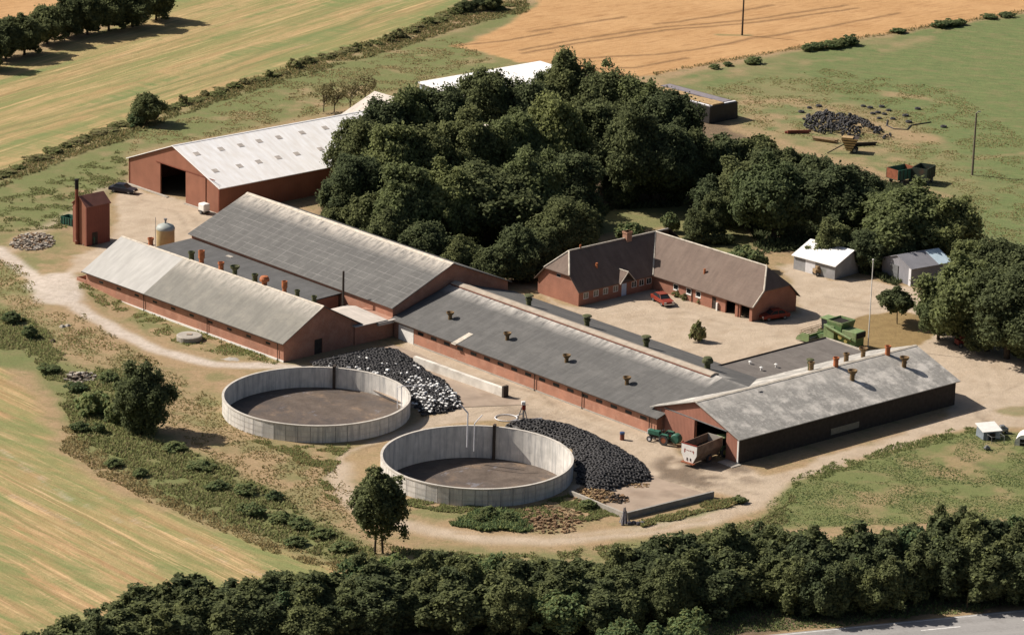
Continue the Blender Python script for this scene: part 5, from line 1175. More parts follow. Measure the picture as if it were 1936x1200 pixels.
tub('farm_trailer', 'green and rust open farm trailer standing in the pasture above the trees', 'trailer', 1703, 345, wv(.05, 1), 4.2, 2.7, 2.5, .9, M['teal'], M['woodd'], ends=M['orangem'])
tub('farm_trailer', 'dark open trailer with rusty rim standing right of the green one', 'trailer', 1745, 345, wv(-.35, 1), 3.6, 2.6, 2.7, .9, simple('dark green steel', (.06, .08, .06), .7, .3, 1, dirt=(.2, .08, .05)), M['woodd'])
tub('steel_skip', 'small dark green skip behind the foot of the rust red stack', 'skip', 134, 424, wv(1, .2), 2.6, 1.7, 1.2, .1, M['teal'], M['black'], wheels=False)
wb = thing('feed_wagon', 'old wagon with fan of yellow slatted boards in the pasture near the tyre pile', 'wagon', G3(1606, 288), R(-12))
q = MB()
for i in range(5): zz = .5+i*.42; hw_ = .5+i*.22; q.box(-hw_, hw_, -.9, -.84, zz, zz+.26)
q.build('slat_board', M['woody'], wb); MB().hexa([(-.4, -.8, .4), (.4, -.8, .4), (.4, 1.6, .4), (-.4, 1.6, .4), (-1.4, -.8, 2.4), (1.4, -.8, 2.4), (1.4, 1.6, 2.4), (-1.4, 1.6, 2.4)]).build('hopper', M['woodd'], wb)
MB().box(-1.3, .5, -.9, .7, 2.45, 2.62).build('tarpaulin', M['straw'], wb); MB().tube((-3.4, -2.2, .1), (-.9, -.9, 1.5), .1).build('drawbar', M['woodd'], wb)
for y in (-.5, .9): wheel(wb, .9, y, .45, .25)
for lb, px, py, ang, n, mt in (('stack of rusty beams lying left of the tyre pile', 1510, 252, 12, 4, 'rust'), ('bundle of weathered logs with sawn pale ends below the tyre pile', 1560, 268, -25, 6, 'wood'), ('grey timber pile just right of the slatted wagon', 1632, 275, 15, 4, 'woodd')):
    o = thing('log_pile', lb, 'log pile', G3(px, py), R(ang))
    for i in range(n): MB().tube((-2.2+rnd.uniform(-.3, .3), (i % 3)*.36-.3, .17+.3*(i//3)), (2.0+rnd.uniform(-.4, .3), (i % 3)*.36-.3+rnd.uniform(-.2, .2), .17+.3*(i//3)), .16, .14).build('log', M[mt], o)
P = poly_w([(1522, 222), (1545, 216), (1560, 214), (1600, 220), (1632, 228), (1650, 240), (1686, 258), (1676, 264), (1636, 260), (1600, 262), (1560, 258), (1525, 244)])
ms = []
for p in heap_pts(P, .75, 3.4, .85, 5):
    if fnoise(np.array([p[0]]), np.array([p[1]]), 2.4, 9)[0] < .42: continue
    for lay in range(1 if rnd.random() < .7 else 2):
        n = Vector((rnd.uniform(-1, 1), rnd.uniform(-1, 1), rnd.uniform(.1, 1))).normalized()
        ms.append(Matrix.Translation((p[0]+rnd.uniform(-.3, .3), p[1]+rnd.uniform(-.3, .3), max(.1, p[2]-lay*.4+rnd.uniform(-.1, .25)))) @ n.to_track_quat('Z', 'Y').to_matrix().to_4x4() @ Matrix.Scale(rnd.uniform(.9, 1.3), 4))
tyre_bulk('tyre_pile', ms, 'big tangled pile of loose black tyres in the trodden pasture')
for px, py in ((1645, 205), (1667, 203), (1680, 210), (1672, 217), (1688, 226), (1662, 225), (1712, 220), (1660, 214), (1735, 207), (1718, 232), (1784, 241), (1632, 202), (1650, 216), (1530, 205), (1515, 213), (1548, 202)):
    o = bpy.data.objects.new('tyre', TY); COL.objects.link(o); o.location = G3(px, py)+Vector((0, 0, .14)); s = rnd.uniform(1.2, 1.7); o.scale = (s, s, s*1.2); tag(o, 'single black tyre lying loose in the pasture near the tyre pile', 'tyre', 'loose tyres scattered in the pasture')
# tyre ring track: hose
P = [G3(*q) for q in ((1678, 228), (1676, 238), (1690, 245), (1715, 246), (1722, 238), (1760, 232))]
q = MB(); [q.tube(a+Vector((0, 0, .1)), b+Vector((0, 0, .1)), .1, n=6) for a, b in zip(P, P[1:])]; tag(q.build('hose', M['rubber']), 'black hose looped on the pale bare ground right of the tyre pile', 'hose')
# yard bits
c = thing('water_bowser', 'small white tank trailer standing at the gable corner of the machine barn', 'tank trailer', G3(386, 404), A0)
MB().box(-.75, .75, -.6, .6, .45, 1.65).build('tank', M['white'], c, bevel=.18); MB().box(-.9, .9, -.5, .5, .3, .44).build('frame', M['woodd'], c)
MB().box(-.755, -.70, -.25, .1, 1.0, 1.2).build('marking', M['orangem'], c)
for y in (-.6, .6): wheel(c, 0, y, .3, .18)
c = car(233, 364, wv(.9, .45), 'dark scrapped car beside the far corner of the machine barn', simple('dark car paint', (.03, .03, .045), .4, .2, 1))
c = thing('barrel', 'rusty barrel with a blue cap beside the large tyre heap', 'barrel', G3(1176, 831)); MB().lathe([(0, 0), (.28, 0), (.28, .3), (.3, .32), (.28, .34), (.28, .75), (0, .75)], n=18).build('drum', M['rust'], c); MB().lathe([(0, .755), (.31, .755), (.31, 1.0), (0, 1.05)], n=18).build('cap', simple('blue plastic', (.06, .10, .22), .5, .2, 2), c)
c = thing('slurry_pump', 'slurry pump frame with a loop of pale hose beside the tyre heap', 'pump', G3(985, 790), R(10))
MB().tube((.3, 0, 0), (.3, 0, 2.1), .13).tube((-.35, .2, 0), (.25, 0, 1.9), .07).tube((.7, -.3, 0), (.3, 0, 1.7), .07).build('frame', M['grey'], c); MB().box(.1, .55, -.2, .25, 1.1, 1.7).build('motor', M['carred'], c, bevel=.04); MB().box(0, .5, -.2, .2, 1.75, 2.2).build('cover', M['sack'], c, bevel=.06)
q = MB(); 
for k in range(24): a, b = k/24*2*math.pi, (k+1)/24*2*math.pi; q.tube((-1.9+1.4*math.cos(a), 1.3*math.sin(a), .1), (-1.9+1.4*math.cos(b), 1.3*math.sin(b), .1), .07, n=6)
q.tube((-.6, .5, .1), (.2, 0, .6), .07); q.tube((-1.5, -1.2, .1), (2.6, -.5, .1), .07).build('hose', M['pipew'], c)
c = thing('junk_bundle', 'bundle of grey netting and rags at the corner of the low clamp walls', 'junk', G3(1180, 988))
for i in range(9):
    a = rnd.uniform(0, 6.28); b = rnd.uniform(.1, .9); MB().tube((b*math.cos(a), b*math.sin(a), 0), (b*.3*math.cos(a), b*.3*math.sin(a)+.1, rnd.uniform(.9, 2.1)), rnd.uniform(.1, .22), .05, 7).build('rag', M['netting'] if i % 3 else M['conc'], c)
for i in range(4): MB().lathe([(0, 0), (.3, .05), (.25, .3), (0, .38)], (.6+.5*i, -.4+.2*(i % 2), 0), 8).build('rag', M['netting'], c)
# calf hutches at the right edge
for (px, py, lb, rz) in ((1868, 826, 'white calf hutch with a small fenced run beside the meadow edge', 200), (1936, 838, 'white rounded calf hutch cut by the right picture edge', 165)):
    c = thing('calf_hutch', lb, 'calf hutch', G3(px, py), R(rz)+A0*0)
    prof = [(-.75, 0), (.75, 0), (.72, .75), (.5, 1.15), (.2, 1.32), (-.2, 1.32), (-.5, 1.15), (-.72, .75)]
    if px > 1900: MB().prism([(-.95*math.cos(k*math.pi/10)*1.15, 1.45*math.sin(k*math.pi/10)) for k in range(11)], -1.2, 1.1, axis='y').build('shell', M['white'], c, smooth=False)
    else: MB().hexa([(-1.2, -1.0, 0), (1.2, -1.0, 0), (1.2, 1.0, 0), (-1.2, 1.0, 0), (-1.15, -.95, 1.5), (1.15, -.95, 1.5), (1.15, .95, 1.1), (-1.15, .95, 1.1)]).build('shell', simple('grey blue board', (.25, .29, .33), .7, .2, 2), c); 
    if px < 1900: MB().slab((1.35, 1.15, 1.14), (-1.35, 1.15, 1.14), (-1.35, -1.15, 1.62), (1.35, -1.15, 1.62), .06, 1, 1).build('roof', M['white'], c)
    q = MB(); 
    for a in (1.4, 2.6): q.box(-.9, -.86, a, a+.04, 0, 1.0).box(.86, .9, a, a+.04, 0, 1.0)
    q.box(-.9, .9, 2.6, 2.63, .9, .95).box(-.9, -.87, 1.4, 2.6, .9, .95).box(.87, .9, 1.4, 2.6, .9, .95).build('run_fence', M['grey'], c)
    MB().box(-.4, .4, 1.1, 1.16, .05, .9).build('opening', M['interior'], c)
for px, py, lb, s in ((1895, 818, 'grey machine part lying between the two calf hutches', .8), (1866, 850, 'small dark feeder standing in the dry meadow below the hutches', .45), (1549, 520, 'pile of weathered boards in front of the garage door', 1.1), (1820, 655, 'dark red machine parked in deep shade under the big right hand tree', 1.25)):
    c = thing('farm_machine' if s > 1 else 'implement', lb, 'machine', G3(px, py), R(20))
    MB().box(-.8*s, .8*s, -.5*s, .5*s, .35*s, .9*s).box(-.5*s, .3*s, -.35*s, .35*s, .9*s, 1.3*s).build('body', simple('dull red paint', (.20, .04, .03), .6, .3, 2) if s > 1.2 else M['wood'] if s > 1 else M['grey'], c, bevel=.05)
    for x in (-.5*s, .5*s):
        for y in (-.5*s, .5*s): wheel(c, x, y, .28*s, .15*s)
for (px, py, lb) in ((118, 618, 'pale stone lying in the dry grass left of the lane'), (128, 616, 'second pale stone just right of its twin in the dry grass'), (100, 646, 'dark stone at the edge of the ditch weeds')):
    tag(mound('stone', lb, px, py, .5, .4, .35, M['conc'] if 'pale' in lb else M['bark'], 'stone', 3, .5), lb, 'stone')

# ------------------------------------------------------------ vegetation
def crown_quads(seed, Rr, H, nb, nl, leaf, z0=0.0, droop=.0, core=.0, shape='round'):
    r = np.random.RandomState(seed); C_ = []; S_ = []
    for i in range(nb):
        while True:
            d = r.normal(size=3); d /= np.linalg.norm(d)
            if d[2] > (-.55 if shape == 'round' else -.97): break
        lob = 1+.20*math.sin(2.1*d[0]*3+seed)+.16*math.sin(3.3*d[1]*2.5+seed*1.7)+.12*math.sin(5*d[2]+seed*.6); f = r.uniform(.45, .9)*lob
        prof = 1.0
        if shape == 'cone': prof = 1.0-.55*max(0, d[2]*f*.5+.5)
        tap = 1.12-.38*max(0, d[2]); C_.append((d[0]*Rr*f*tap, d[1]*Rr*f*tap, H*.48+d[2]*H*.5*min(1.05, f*1.08))); S_.append(Rr*r.uniform(.12, .30))
    C_ = np.array(C_); S_ = np.array(S_); k = r.choice(nb, nl, p=S_**2/np.sum(S_**2))
    d = r.normal(size=(nl, 3)); out = (C_[k]-np.array([0, 0, H*.45])); out /= np.linalg.norm(out, axis=1)[:, None]+1e-6
    d = d/np.linalg.norm(d, axis=1)[:, None]; d = d+out*.55+np.array([0, 0, .25]); d /= np.linalg.norm(d, axis=1)[:, None]
    rad = S_[k]*(r.uniform(.4, 1.0, nl)+np.abs(r.normal(size=nl))*.28); c = C_[k]+d*rad[:, None]*np.array([1, 1, H/(2*Rr)*.6+.4])
    fill = r.rand(nl) < .30; e = r.normal(size=(nl, 3)); e[:, 2] = np.where(e[:, 2] < 0, e[:, 2]*.6, e[:, 2]); e /= np.linalg.norm(e, axis=1)[:, None]
    fr = r.uniform(.62, .92, nl)[:, None]; cf = e*fr*np.array([Rr*.92, Rr*.92, H*.48])+np.array([0, 0, H*.48]); c = np.where(fill[:, None], cf, c); d = np.where(fill[:, None], e, d); out = np.where(fill[:, None], e, out)
    n = d*.6+out*.5+np.array([0, 0, .45])+r.normal(size=(nl, 3))*.85; n /= np.linalg.norm(n, axis=1)[:, None]
    a = np.cross(n, r.normal(size=(nl, 3))); a /= np.linalg.norm(a, axis=1)[:, None]; b = np.cross(n, a)
    s = leaf*r.uniform(.5, 1.25, nl)[:, None]; a = a*s*.62; b = b*s*.42; bend = n*s*.14
    P = np.stack([c-a-b+bend, c+a-b-bend, c+a+b+bend, c-a+b-bend], 1); P[:, :, 2] = np.maximum(P[:, :, 2], .02)+z0
    return P
def trunk_mb(seed, Rr, H, z0, multi=1, thick=.3):
    r = random.Random(seed); mb = MB()
    for m in range(multi):
        bx = (m-(multi-1)/2)*.9; top = Vector((bx*.6+r.uniform(-.3, .3), r.uniform(-.3, .3), z0+H*.45)); mb.tube((bx, 0, -.2), top, thick, thick*.55, 8)
        for i in range(5):
            a = r.uniform(0, 6.28); st = Vector((bx, 0, 0)).lerp(top, r.uniform(.55, 1)); e = Vector((math.cos(a)*Rr*.6, math.sin(a)*Rr*.6, z0+H*r.uniform(.45, .8))); md = st.lerp(e, .5)+Vector((0, 0, .3))
            mb.tube(st, md, thick*.4, thick*.26, 6).tube(md, e, thick*.26, thick*.08, 6)
    return mb
PROT = {}
def proto(key, nvar, Rr, H, nb, nl, leaf, z0, mats, multi=1, thick=.3, shape='round'):
    if key in ('lone', 'hedge', 'mid', 'shrub', 'scrub'): shape = 'full'
    L = []
    for v in range(nvar):
        P = crown_quads(hash(key) % 1 + v*17+sum(map(ord, key)), Rr, H, nb, nl, leaf, z0, shape=shape)
        rv = np.random.RandomState(v).rand(len(P)); mi = (rv < .35).astype(int)+((rv < .08).astype(int) if len(mats) > 2 else 0)
        o = quads_mesh('crown', P, mats, None, mi); t = trunk_mb(v+5, Rr, H, z0, multi, thick).build('trunk', M['bark']); L.append((o.data, t.data))
        bpy.data.objects.remove(o); bpy.data.objects.remove(t)
    PROT[key] = (L, Rr, H+z0)
D, Mi, Lt = M['leafd'], M['leafm'], M['leafl']
proto('big', 5, 5.0, 11.2, 130, 36000, .30, 1.8, [D, Mi], thick=.42)
proto('mid', 4, 3.4, 7.2, 90, 18000, .27, .6, [D, Mi], thick=.25)
proto('light', 3, 4.2, 9.2, 120, 28000, .28, .7, [Mi, Lt], thick=.32)
proto('hedge', 6, 2.0, 5.3, 60, 9000, .22, .1, [D, Mi, Lt], thick=.12)
proto('hedgel', 3, 2.2, 4.6, 50, 8500, .22, .2, [M['leafg'], Lt], thick=.12)
proto('shrub', 4, 1.0, 1.7, 24, 1500, .17, .0, [Mi, M['leafg'], M['weed']], thick=.05)
proto('scrub', 4, 1.2, 1.5, 12, 650, .26, .0, [M['brush'], M['weed']], thick=.05)
proto('small', 2, 1.75, 3.0, 44, 7000, .20, 1.35, [D, Mi], thick=.07)
proto('lone', 2, 3.4, 8.2, 100, 20000, .25, .5, [D, Mi], thick=.2)
proto('twin', 1, 2.9, 8.9, 80, 13500, .25, 1.2, [D, Mi], multi=2, thick=.14)
trr = random.Random(11)
def tree(key, pos, name, label, cat, group=None, H=None, Rr=None, v=None, rz=None):
    L, r0, h0 = PROT[key]; cm, tm = L[(trr.randrange(len(L)) if v is None else v) % len(L)]
    o = thing(name, label, cat, (pos[0], pos[1], float(terrain(pos[0], pos[1]))), trr.uniform(0, 6.28) if rz is None else rz, group)
    sx = (Rr or r0*trr.uniform(.88, 1.12))/r0; sz = (H or h0*trr.uniform(.9, 1.1))/h0; o.scale = (sx, sx, sz)
    for nm, m in (('crown', cm), ('trunk', tm)):
        c = bpy.data.objects.new(nm, m); COL.objects.link(c); c.parent = o
    return o
def at_top(px, py, H): p = G(px, py, H*.97); return p
GL = 'dense dark broadleaf tree standing inside the grove behind the farmhouse'
GG = 'trees of the grove behind the farmhouse'
grove = [(684, 236, 12.5, 4.6), (722, 204, 14, 4.8), (778, 184, 15, 5.0), (838, 176, 15, 5), (925, 142, 15.5, 5), (998, 150, 15, 5), (1068, 116, 16, 5), (1142, 130, 16, 5.2), (1215, 150, 15, 5), (1272, 182, 13.5, 4.6),
         (668, 300, 11.5, 4.4), (750, 255, 14, 5), (808, 240, 14.5, 5), (888, 225, 15, 5), (965, 215, 15, 5), (1045, 200, 15, 5), (1122, 205, 13, 5), (1195, 218, 14.5, 5), (1262, 235, 13, 5), (1318, 262, 10, 4.2),
         (770, 330, 12.5, 4.8), (850, 315, 13, 5), (1010, 290, 14, 5), (1078, 300, 11, 4.6), (1165, 250, 9.5, 4.6), (1235, 285, 8, 4.2), (1295, 310, 6, 3.2), (1105, 378, 5, 3.0), (1175, 340, 4.2, 2.8),
         (1372, 262, 9.5, 4.4), (1430, 262, 9.5, 4.2), (1395, 312, 9.5, 4.2), (1350, 340, 7, 3.4), (1500, 292, 9, 4.2), (1545, 300, 9.5, 4), (1450, 285, 9, 4)]
for x, y, h, r in grove:
    tree('big' if h > 9.6 and (x*7+y) % 5 else 'light' if h > 9.6 else 'mid', at_top(x, y, h), 'grove_tree', GL, 'tree', GG, H=h, Rr=r)
tree('big', at_top(925, 312, 12.5), 'grove_tree', 'broad rounded tree at the front of the grove just behind the large grey barn', 'tree', H=12.5, Rr=7.4)
tree('big', at_top(1075, 385, 9.5), 'grove_tree', 'dark tree at the front right corner of the grove, left of the farmhouse', 'tree', H=9.5, Rr=4.4)
tree('light', at_top(1470, 305, 12.5), 'leafy_tree', 'tall light green tree right of the garden, behind the garage', 'tree', H=12.5, Rr=5.4)
tree('big', at_top(1585, 330, 11), 'leafy_tree', 'dark green tree rising directly behind the white roofed garage', 'tree', H=11, Rr=5.6)
tree('big', at_top(1612, 325, 8.0), 'leafy_tree', 'low dark spreading tree in front of the farm trailers', 'tree', H=8.0, Rr=4.2)
tree('light', at_top(1718, 352, 11.5), 'leafy_tree', 'wide olive green tree between the garage and the steel shed', 'tree', H=11.5, Rr=6.4)
tree('light', at_top(1800, 372, 10.5), 'leafy_tree', 'rounded olive green tree at the pasture edge above the steel shed', 'tree', H=10.5, Rr=4.4)
FE = 'low bushy tree along the front edge of the grove behind the large grey barn'
for x, y, h, r in ((655, 345, 8, 3.2), (695, 372, 8, 3.4), (745, 390, 8.5, 3.8), (632, 396, 5, 2.3), (810, 425, 7.5, 3.4), (980, 430, 8, 3.6), (1030, 440, 6.5, 3), (870, 455, 6, 3), (1100, 405, 6, 2.8), (985, 478, 4.5, 2.8), (930, 470, 5.5, 3), (1025, 470, 4.5, 2.4)):
    tree('mid', at_top(x, y, h), 'grove_tree', FE, 'tree', 'bushy trees at the front edge of the grove', H=h, Rr=r)
ga = [('rounded dark garden bush left of the farmhouse ridge', 1062, 447, 3.4, 2.2), ('garden bush with pale flowers just behind the farmhouse chimney', 1198, 420, 3.0, 2.2), ('small young tree on the garden lawn', 1268, 402, 3.2, 1.3), ('loose green garden tree right of the farmhouse gable', 1318, 402, 4.6, 2.3),
      ('slim green tree in the middle of the garden trees', 1355, 375, 6.0, 2.6), ('light green bush beside the bare garden bed', 1398, 470, 3.0, 2.0), ('dark bush at the lower end of the garden', 1425, 468, 3.6, 2.2), ('mid green tree at the edge of the garden lawn', 1332, 345, 5, 2.6)]
for lb, x, y, h, r in ga: tree('mid' if h > 4 else 'shrub', at_top(x, y, h), 'garden_bush' if h < 4 else 'garden_tree', lb, 'bush' if h < 4 else 'tree', H=h, Rr=r)
# clipped garden hedge
hA, hB = G(1302, 462), G(1378, 462); q = np.concatenate([crown_quads(50+i, 1.0, 1.7, 8, 900, .22) + np.append(hA+(hB-hA)*i/6, 0) for i in range(7)])
tag(quads_mesh('garden_hedge', q, [M['leafd'], M['leafm']]), 'short clipped dark hedge across the garden behind the farmhouse', 'hedge')
# big trees at the right
for lb, x, y, h, r in (('dark bushy tree filling the shade just behind the garage roof', 1575, 425, 6.5, 3.0), ('dark bushy tree in the shade between the garage and the flagpole', 1640, 440, 6.0, 3.0), ('dark bushy tree at the back corner of the steel shed', 1700, 440, 6.0, 2.8)):
    tree('mid', at_top(x, y, h), 'leafy_tree', lb, 'tree', H=h, Rr=r)
for lb, x, y, h, r, k in (('tall tree at the right picture edge above the others', 1895, 452, 10, 5.2, 'big'), ('small olive crown above the steel shed roof', 1838, 470, 8.5, 3.4, 'light'), ('large spreading tree with pale olive crown beside the right hand drive', 1838, 492, 12, 5.6, 'light'),
                          ('large dark tree at the right edge above the drive', 1915, 520, 12, 5.6, 'big'), ('lower drooping tree left of the big trees, in front of the steel shed', 1780, 545, 7.5, 3.2, 'light'), ('dark tree at the right edge casting shade over the drive', 1952, 545, 11, 5, 'big')):
    tree(k, at_top(x, y, h), 'leafy_tree', lb, 'tree', H=h, Rr=r)
FL = 'leafy tree filling the dense clump at the right edge beside the drive'
for x, y, h, r in ((1875, 560, 8.0, 3.8), (1945, 590, 7.0, 3.6), (1815, 560, 6.5, 2.8), (1850, 470, 8, 3.6), (1960, 480, 10, 5)):
    tree('mid', at_top(x, y, h), 'leafy_tree', FL, 'tree', 'leafy trees of the clump at the right edge', H=h, Rr=r)
tree('small', G(1696, 612), 'young_tree', 'small round headed young tree on the round lawn', 'tree', H=5.0, Rr=2.3, v=0)
# lone trees
tree('lone', G(268, 818), 'lone_tree', 'bushy lone tree in the ditch left of the farther tank', 'tree', H=8.8, Rr=3.1, v=0, rz=1)
tree('twin', G(716, 1046), 'lone_tree', 'slender lone tree with two bare stems in front of the nearer tank', 'tree', H=10.2, Rr=3.0, v=0, rz=.2)
tree('mid', G(278, 234), 'lone_tree', 'round dark bush tree on the ditch above the machine barn', 'tree', H=5.2, Rr=2.9)
tree('shrub', G(258, 238), 'bush', 'small dark bush at the left foot of the round bush tree', 'bush', H=2.4, Rr=1.8)
for lb, x, y, r, h in (('low dark bush in the ditch weeds left of the bushy lone tree', 175, 782, 2.2, 3.2), ('tiny round dark bush below the ditch bank', 188, 818, .8, 1.4), ('dark bush at the far left end of the ditch', 55, 640, 1.2, 1.8), ('green bush left of the bushy lone tree', 222, 800, 1.8, 3.0)):
    tree('shrub', G(x, y), 'bush', lb, 'bush', H=h, Rr=r)
tree('scrub', G(1318, 645), 'bush', 'lone ragged bush growing in the middle of the courtyard', 'bush', H=2.5, Rr=1.15)
for i, (x, y, r, h) in enumerate(((1282, 561, .7, .9), (1294, 566, .7, .8), (1325, 574, .6, .8), (1337, 577, .6, .9), (1346, 578, .6, .9))): tree('scrub', G(x, y), 'flower_bush', 'low flowering bush against the sunny brick wall of the farmhouse', 'bush', 'flowering bushes along the sunny farmhouse wall', H=h, Rr=r)
for i, (x, y, r, h) in enumerate(((20, 610, 1.6, 1.5), (95, 705, 1.5, 1.2), (205, 720, 1.6, 1.3), (145, 740, 1.3, 1.2), (250, 745, 1.8, 1.6), (150, 815, 1.2, 1.2), (330, 850, 1.6, 1.0), (380, 885, 1.5, 1.0), (215, 880, 1.2, .9), (265, 900, 1.0, .9), (410, 925, 1.4, 1.0), (460, 935, 1.4, 1.3), (478, 975, 1.5, 1.5), (530, 985, 1.4, 1.2), (520, 945, 1.0, 1.1), (570, 1000, 1.4, 1.3), (610, 1015, 1.3, 1.0), (650, 1040, 1.5, 1.1), (560, 1030, 1.2, 1.0), (925, 975, 1.0, 1.3), (960, 985, .9, 1.0), (1400, 950, .9, .8), (905, 985, .8, .8), (1110, 960, 1.2, 1.0))):
    tree('shrub', G(x, y), 'weed_bush', 'low green bush or thistle clump among the rough weeds', 'bush', 'bush clumps among the rough weeds', H=h, Rr=r)
# bare trees beside the white barn
def bare(px, py, h, lb, seed):
    r = random.Random(seed); o = thing('bare_tree', lb, 'tree', G3(px, py), r.uniform(0, 6)); mb = MB()
    def br(p, d, l, t, n):
        e = p+d*l; mb.tube(p, e, t, t*.65, 5, caps=False)
        if n:
            for _ in range(4 if n > 2 else 3): br(p.lerp(e, r.uniform(.5, 1)), (d+Vector((r.uniform(-1, 1), r.uniform(-1, 1), r.uniform(-.2, .5)))*.75).normalized(), l*r.uniform(.55, .8), t*.6, n-1)
    br(Vector((0, 0, -.1)), Vector((0, 0, 1)), h*.33, .11, 4); mb.build('trunk', M['bark'], o)
    quads_mesh('crown', crown_quads(seed, 2.3, h*.75, 22, 500, .24, h*.25), M['brush'], o)
for px, py, h, lb in ((612, 212, 5.2, 'leftmost thin bare tree behind the white barn roof'), (632, 212, 5.5, 'second thin bare tree behind the white barn roof, with pale trunk'), (662, 205, 5.2, 'bushy half bare tree close to the pale gable'), (690, 195, 5, 'rightmost half bare tree touching the pale gable')): bare(px, py, h, lb, px)
# top left wood
for i, (x, y, h, r) in enumerate(((-30, 60, 7, 3.6), (10, 42, 7, 3.4), (45, 34, 7, 3.6), (88, 14, 7, 3.6), (128, 2, 7, 3.4), (165, -8, 7.5, 3.6), (205, -14, 7.5, 3.6), (250, -26, 8, 4), (295, -38, 8, 3.6))):
    tree('mid', at_top(x, y, h), 'field_tree', 'dark tree of the wood edge in the top left corner', 'tree', 'trees of the wood edge in the top left corner', H=h, Rr=r)
for i, (x, y, h, r) in enumerate(((930, -10, 3, 2.2), (880, 2, 2.2, 1.8), (905, -4, 2.4, 1.6))): tree('mid', at_top(x, y, h), 'field_tree', 'dark bush at the top edge where the ditch leaves the picture', 'bush', 'dark bushes at the top end of the ditch', H=h, Rr=r)
# ditch scrub between the fields
dl = [(-20, 345), (60, 305), (130, 275), (200, 250), (300, 212), (370, 190), (430, 170), (500, 150), (560, 128), (640, 100), (700, 85), (760, 70), (810, 45), (850, 30), (900, 20), (970, 12)]
rs = random.Random(2); n = 0
for a, b in zip(dl, dl[1:]):
    L = math.hypot(b[0]-a[0], b[1]-a[1]); k = int(L/13)
    for i in range(k):
        t = (i+rs.random())/k; big = rs.random() < .28 and a[0] > 290
        tree('scrub', G(a[0]+(b[0]-a[0])*t, a[1]+(b[1]-a[1])*t+rs.uniform(-4, 4)), 'ditch_bush', 'low scrubby bush on the ditch between the stubble field and the pasture', 'bush', 'scrub bushes along the ditch between the upper fields', H=rs.uniform(.3, .7)*(2.3 if big else 1), Rr=rs.uniform(.8, 1.9)*(1.0 if big else 1))
for x, y, h, r in ((1525, 97, 1.3, 1.4), (1545, 94, 1.4, 1.6), (1570, 92, 1.5, 1.8), (1588, 89, 1.6, 1.6), (1608, 86, 2.0, 1.6), (1425, 120, 1.3, 1.4), (1418, 122, 1, 1.2), (1375, 125, .8, 1), (1350, 130, .9, 1), (1700, 62, .9, 1.6), (1780, 52, 1.4, 1.8), (1800, 50, 1.4, 1.8), (1815, 47, 1.2, 1.4), (1870, 36, 1, 1.5), (1900, 32, 1, 1.6)):
    tree('shrub', G(x, y), 'fence_bush', 'low dark bush on the boundary between the wheat and the green pasture', 'bush', 'bushes along the wheat field boundary', H=h, Rr=r)
# roadside hedge row
top = [(60, 1212), (150, 1165), (200, 1146), (260, 1120), (330, 1098), (450, 1094), (560, 1080), (650, 1076), (750, 1056), (850, 1052), (950, 1055), (1050, 1050), (1110, 1064), (1160, 1062), (1210, 1036), (1270, 1012), (1350, 1008), (1450, 992), (1550, 1002), (1650, 998), (1705, 988), (1760, 968), (1830, 972), (1900, 978), (1990, 976)]
rs = random.Random(8); HLB = 'dense dark green tree in the roadside hedge row along the lower edge'; HG = 'trees of the roadside hedge row'
for a, b in zip(top, top[1:]):
    k = max(1, round((b[0]-a[0])/37))
    for i in range(k):
        t = (i+.5)/k; x = a[0]+(b[0]-a[0])*t; y = a[1]+(b[1]-a[1])*t
        h = 5.6+1.6*max(0, (x-1100)/836)+rs.uniform(-.9, .9)
        for row in range(4):
            hh = h*(1-.05*row)*rs.uniform(.84, 1.08); p = at_top(x+rs.uniform(-12, 12), y+rs.uniform(-3, 6), h)-np.array([0, row*(2.2+.4*min(1, max(0, (x-1000)/300)))])
            tree('hedge' if rs.random() < .86 else 'hedgel' if rs.random() < .4 else 'mid', p, 'hedge_tree', HLB, 'tree', HG, H=hh, Rr=rs.uniform(2.0, 3.0))
for lb, x, y, h in (('light bluish green bush at the bottom edge, left of the road', 1305, 1160, 4.6), ('light green bush at the bottom edge left of its taller twin', 1175, 1178, 4.2), ('pale green bush cut by the bottom edge between two others', 1245, 1190, 4.0)):
    tree('hedgel', at_top(x, y, h), 'bush', lb, 'bush', H=h, Rr=2.4)
tree('hedgel', at_top(742, 1048, 4.2), 'bush', 'greyish green bush in front of the slender lone tree', 'bush', H=4.2, Rr=2.0)

# ground cover: weeds, rough grass
def tufts(name, label, poly, n, h0, h1, mats, seed, w=.22, world=False, clump=2.5, thr=.0):
    n = int(n*2.2); w *= .45; h1 *= .55; h0 *= .6
    P = poly_w(poly) if not world else np.array(poly); r = np.random.RandomState(seed); x0, y0 = P.min(0); x1, y1 = P.max(0); m = n*4
    x = r.uniform(x0, x1, m); y = r.uniform(y0, y1, m); k = sdist(P, x, y)+(fnoise(x, y, 2.5, seed)-.5)*2.2 > 0; k &= fnoise(x, y, clump, seed+3) > thr
    x, y = x[k][:n], y[k][:n]; m = len(x); hh = r.uniform(h0, h1, m)*(.35+1.3*fnoise(x, y, clump, seed+3)); z = terrain(x, y)
    a = r.uniform(0, np.pi, m); c, s = np.cos(a)*w*r.uniform(.5, 1.5, m), np.sin(a)*w*r.uniform(.5, 1.5, m); lx, ly = r.uniform(-1., 1., m)*hh*.9, r.uniform(-1., 1., m)*hh*.9
    Q = np.stack([np.stack([x-c, y-s, z-.02], -1), np.stack([x+c, y+s, z-.02], -1), np.stack([x+c*.5+lx, y+s*.5+ly, z+hh], -1), np.stack([x-c*.7+lx, y-s*.7+ly, z+hh*.85], -1)], 1)
    o = quads_mesh(name, Q, mats, None, (r.rand(m) < .35).astype(int)); return tag(o, label, 'weeds' if 'weed' in name else 'grass', kind='stuff')
W_, DG, BR = M['weed'], M['drygrass'], M['brush']
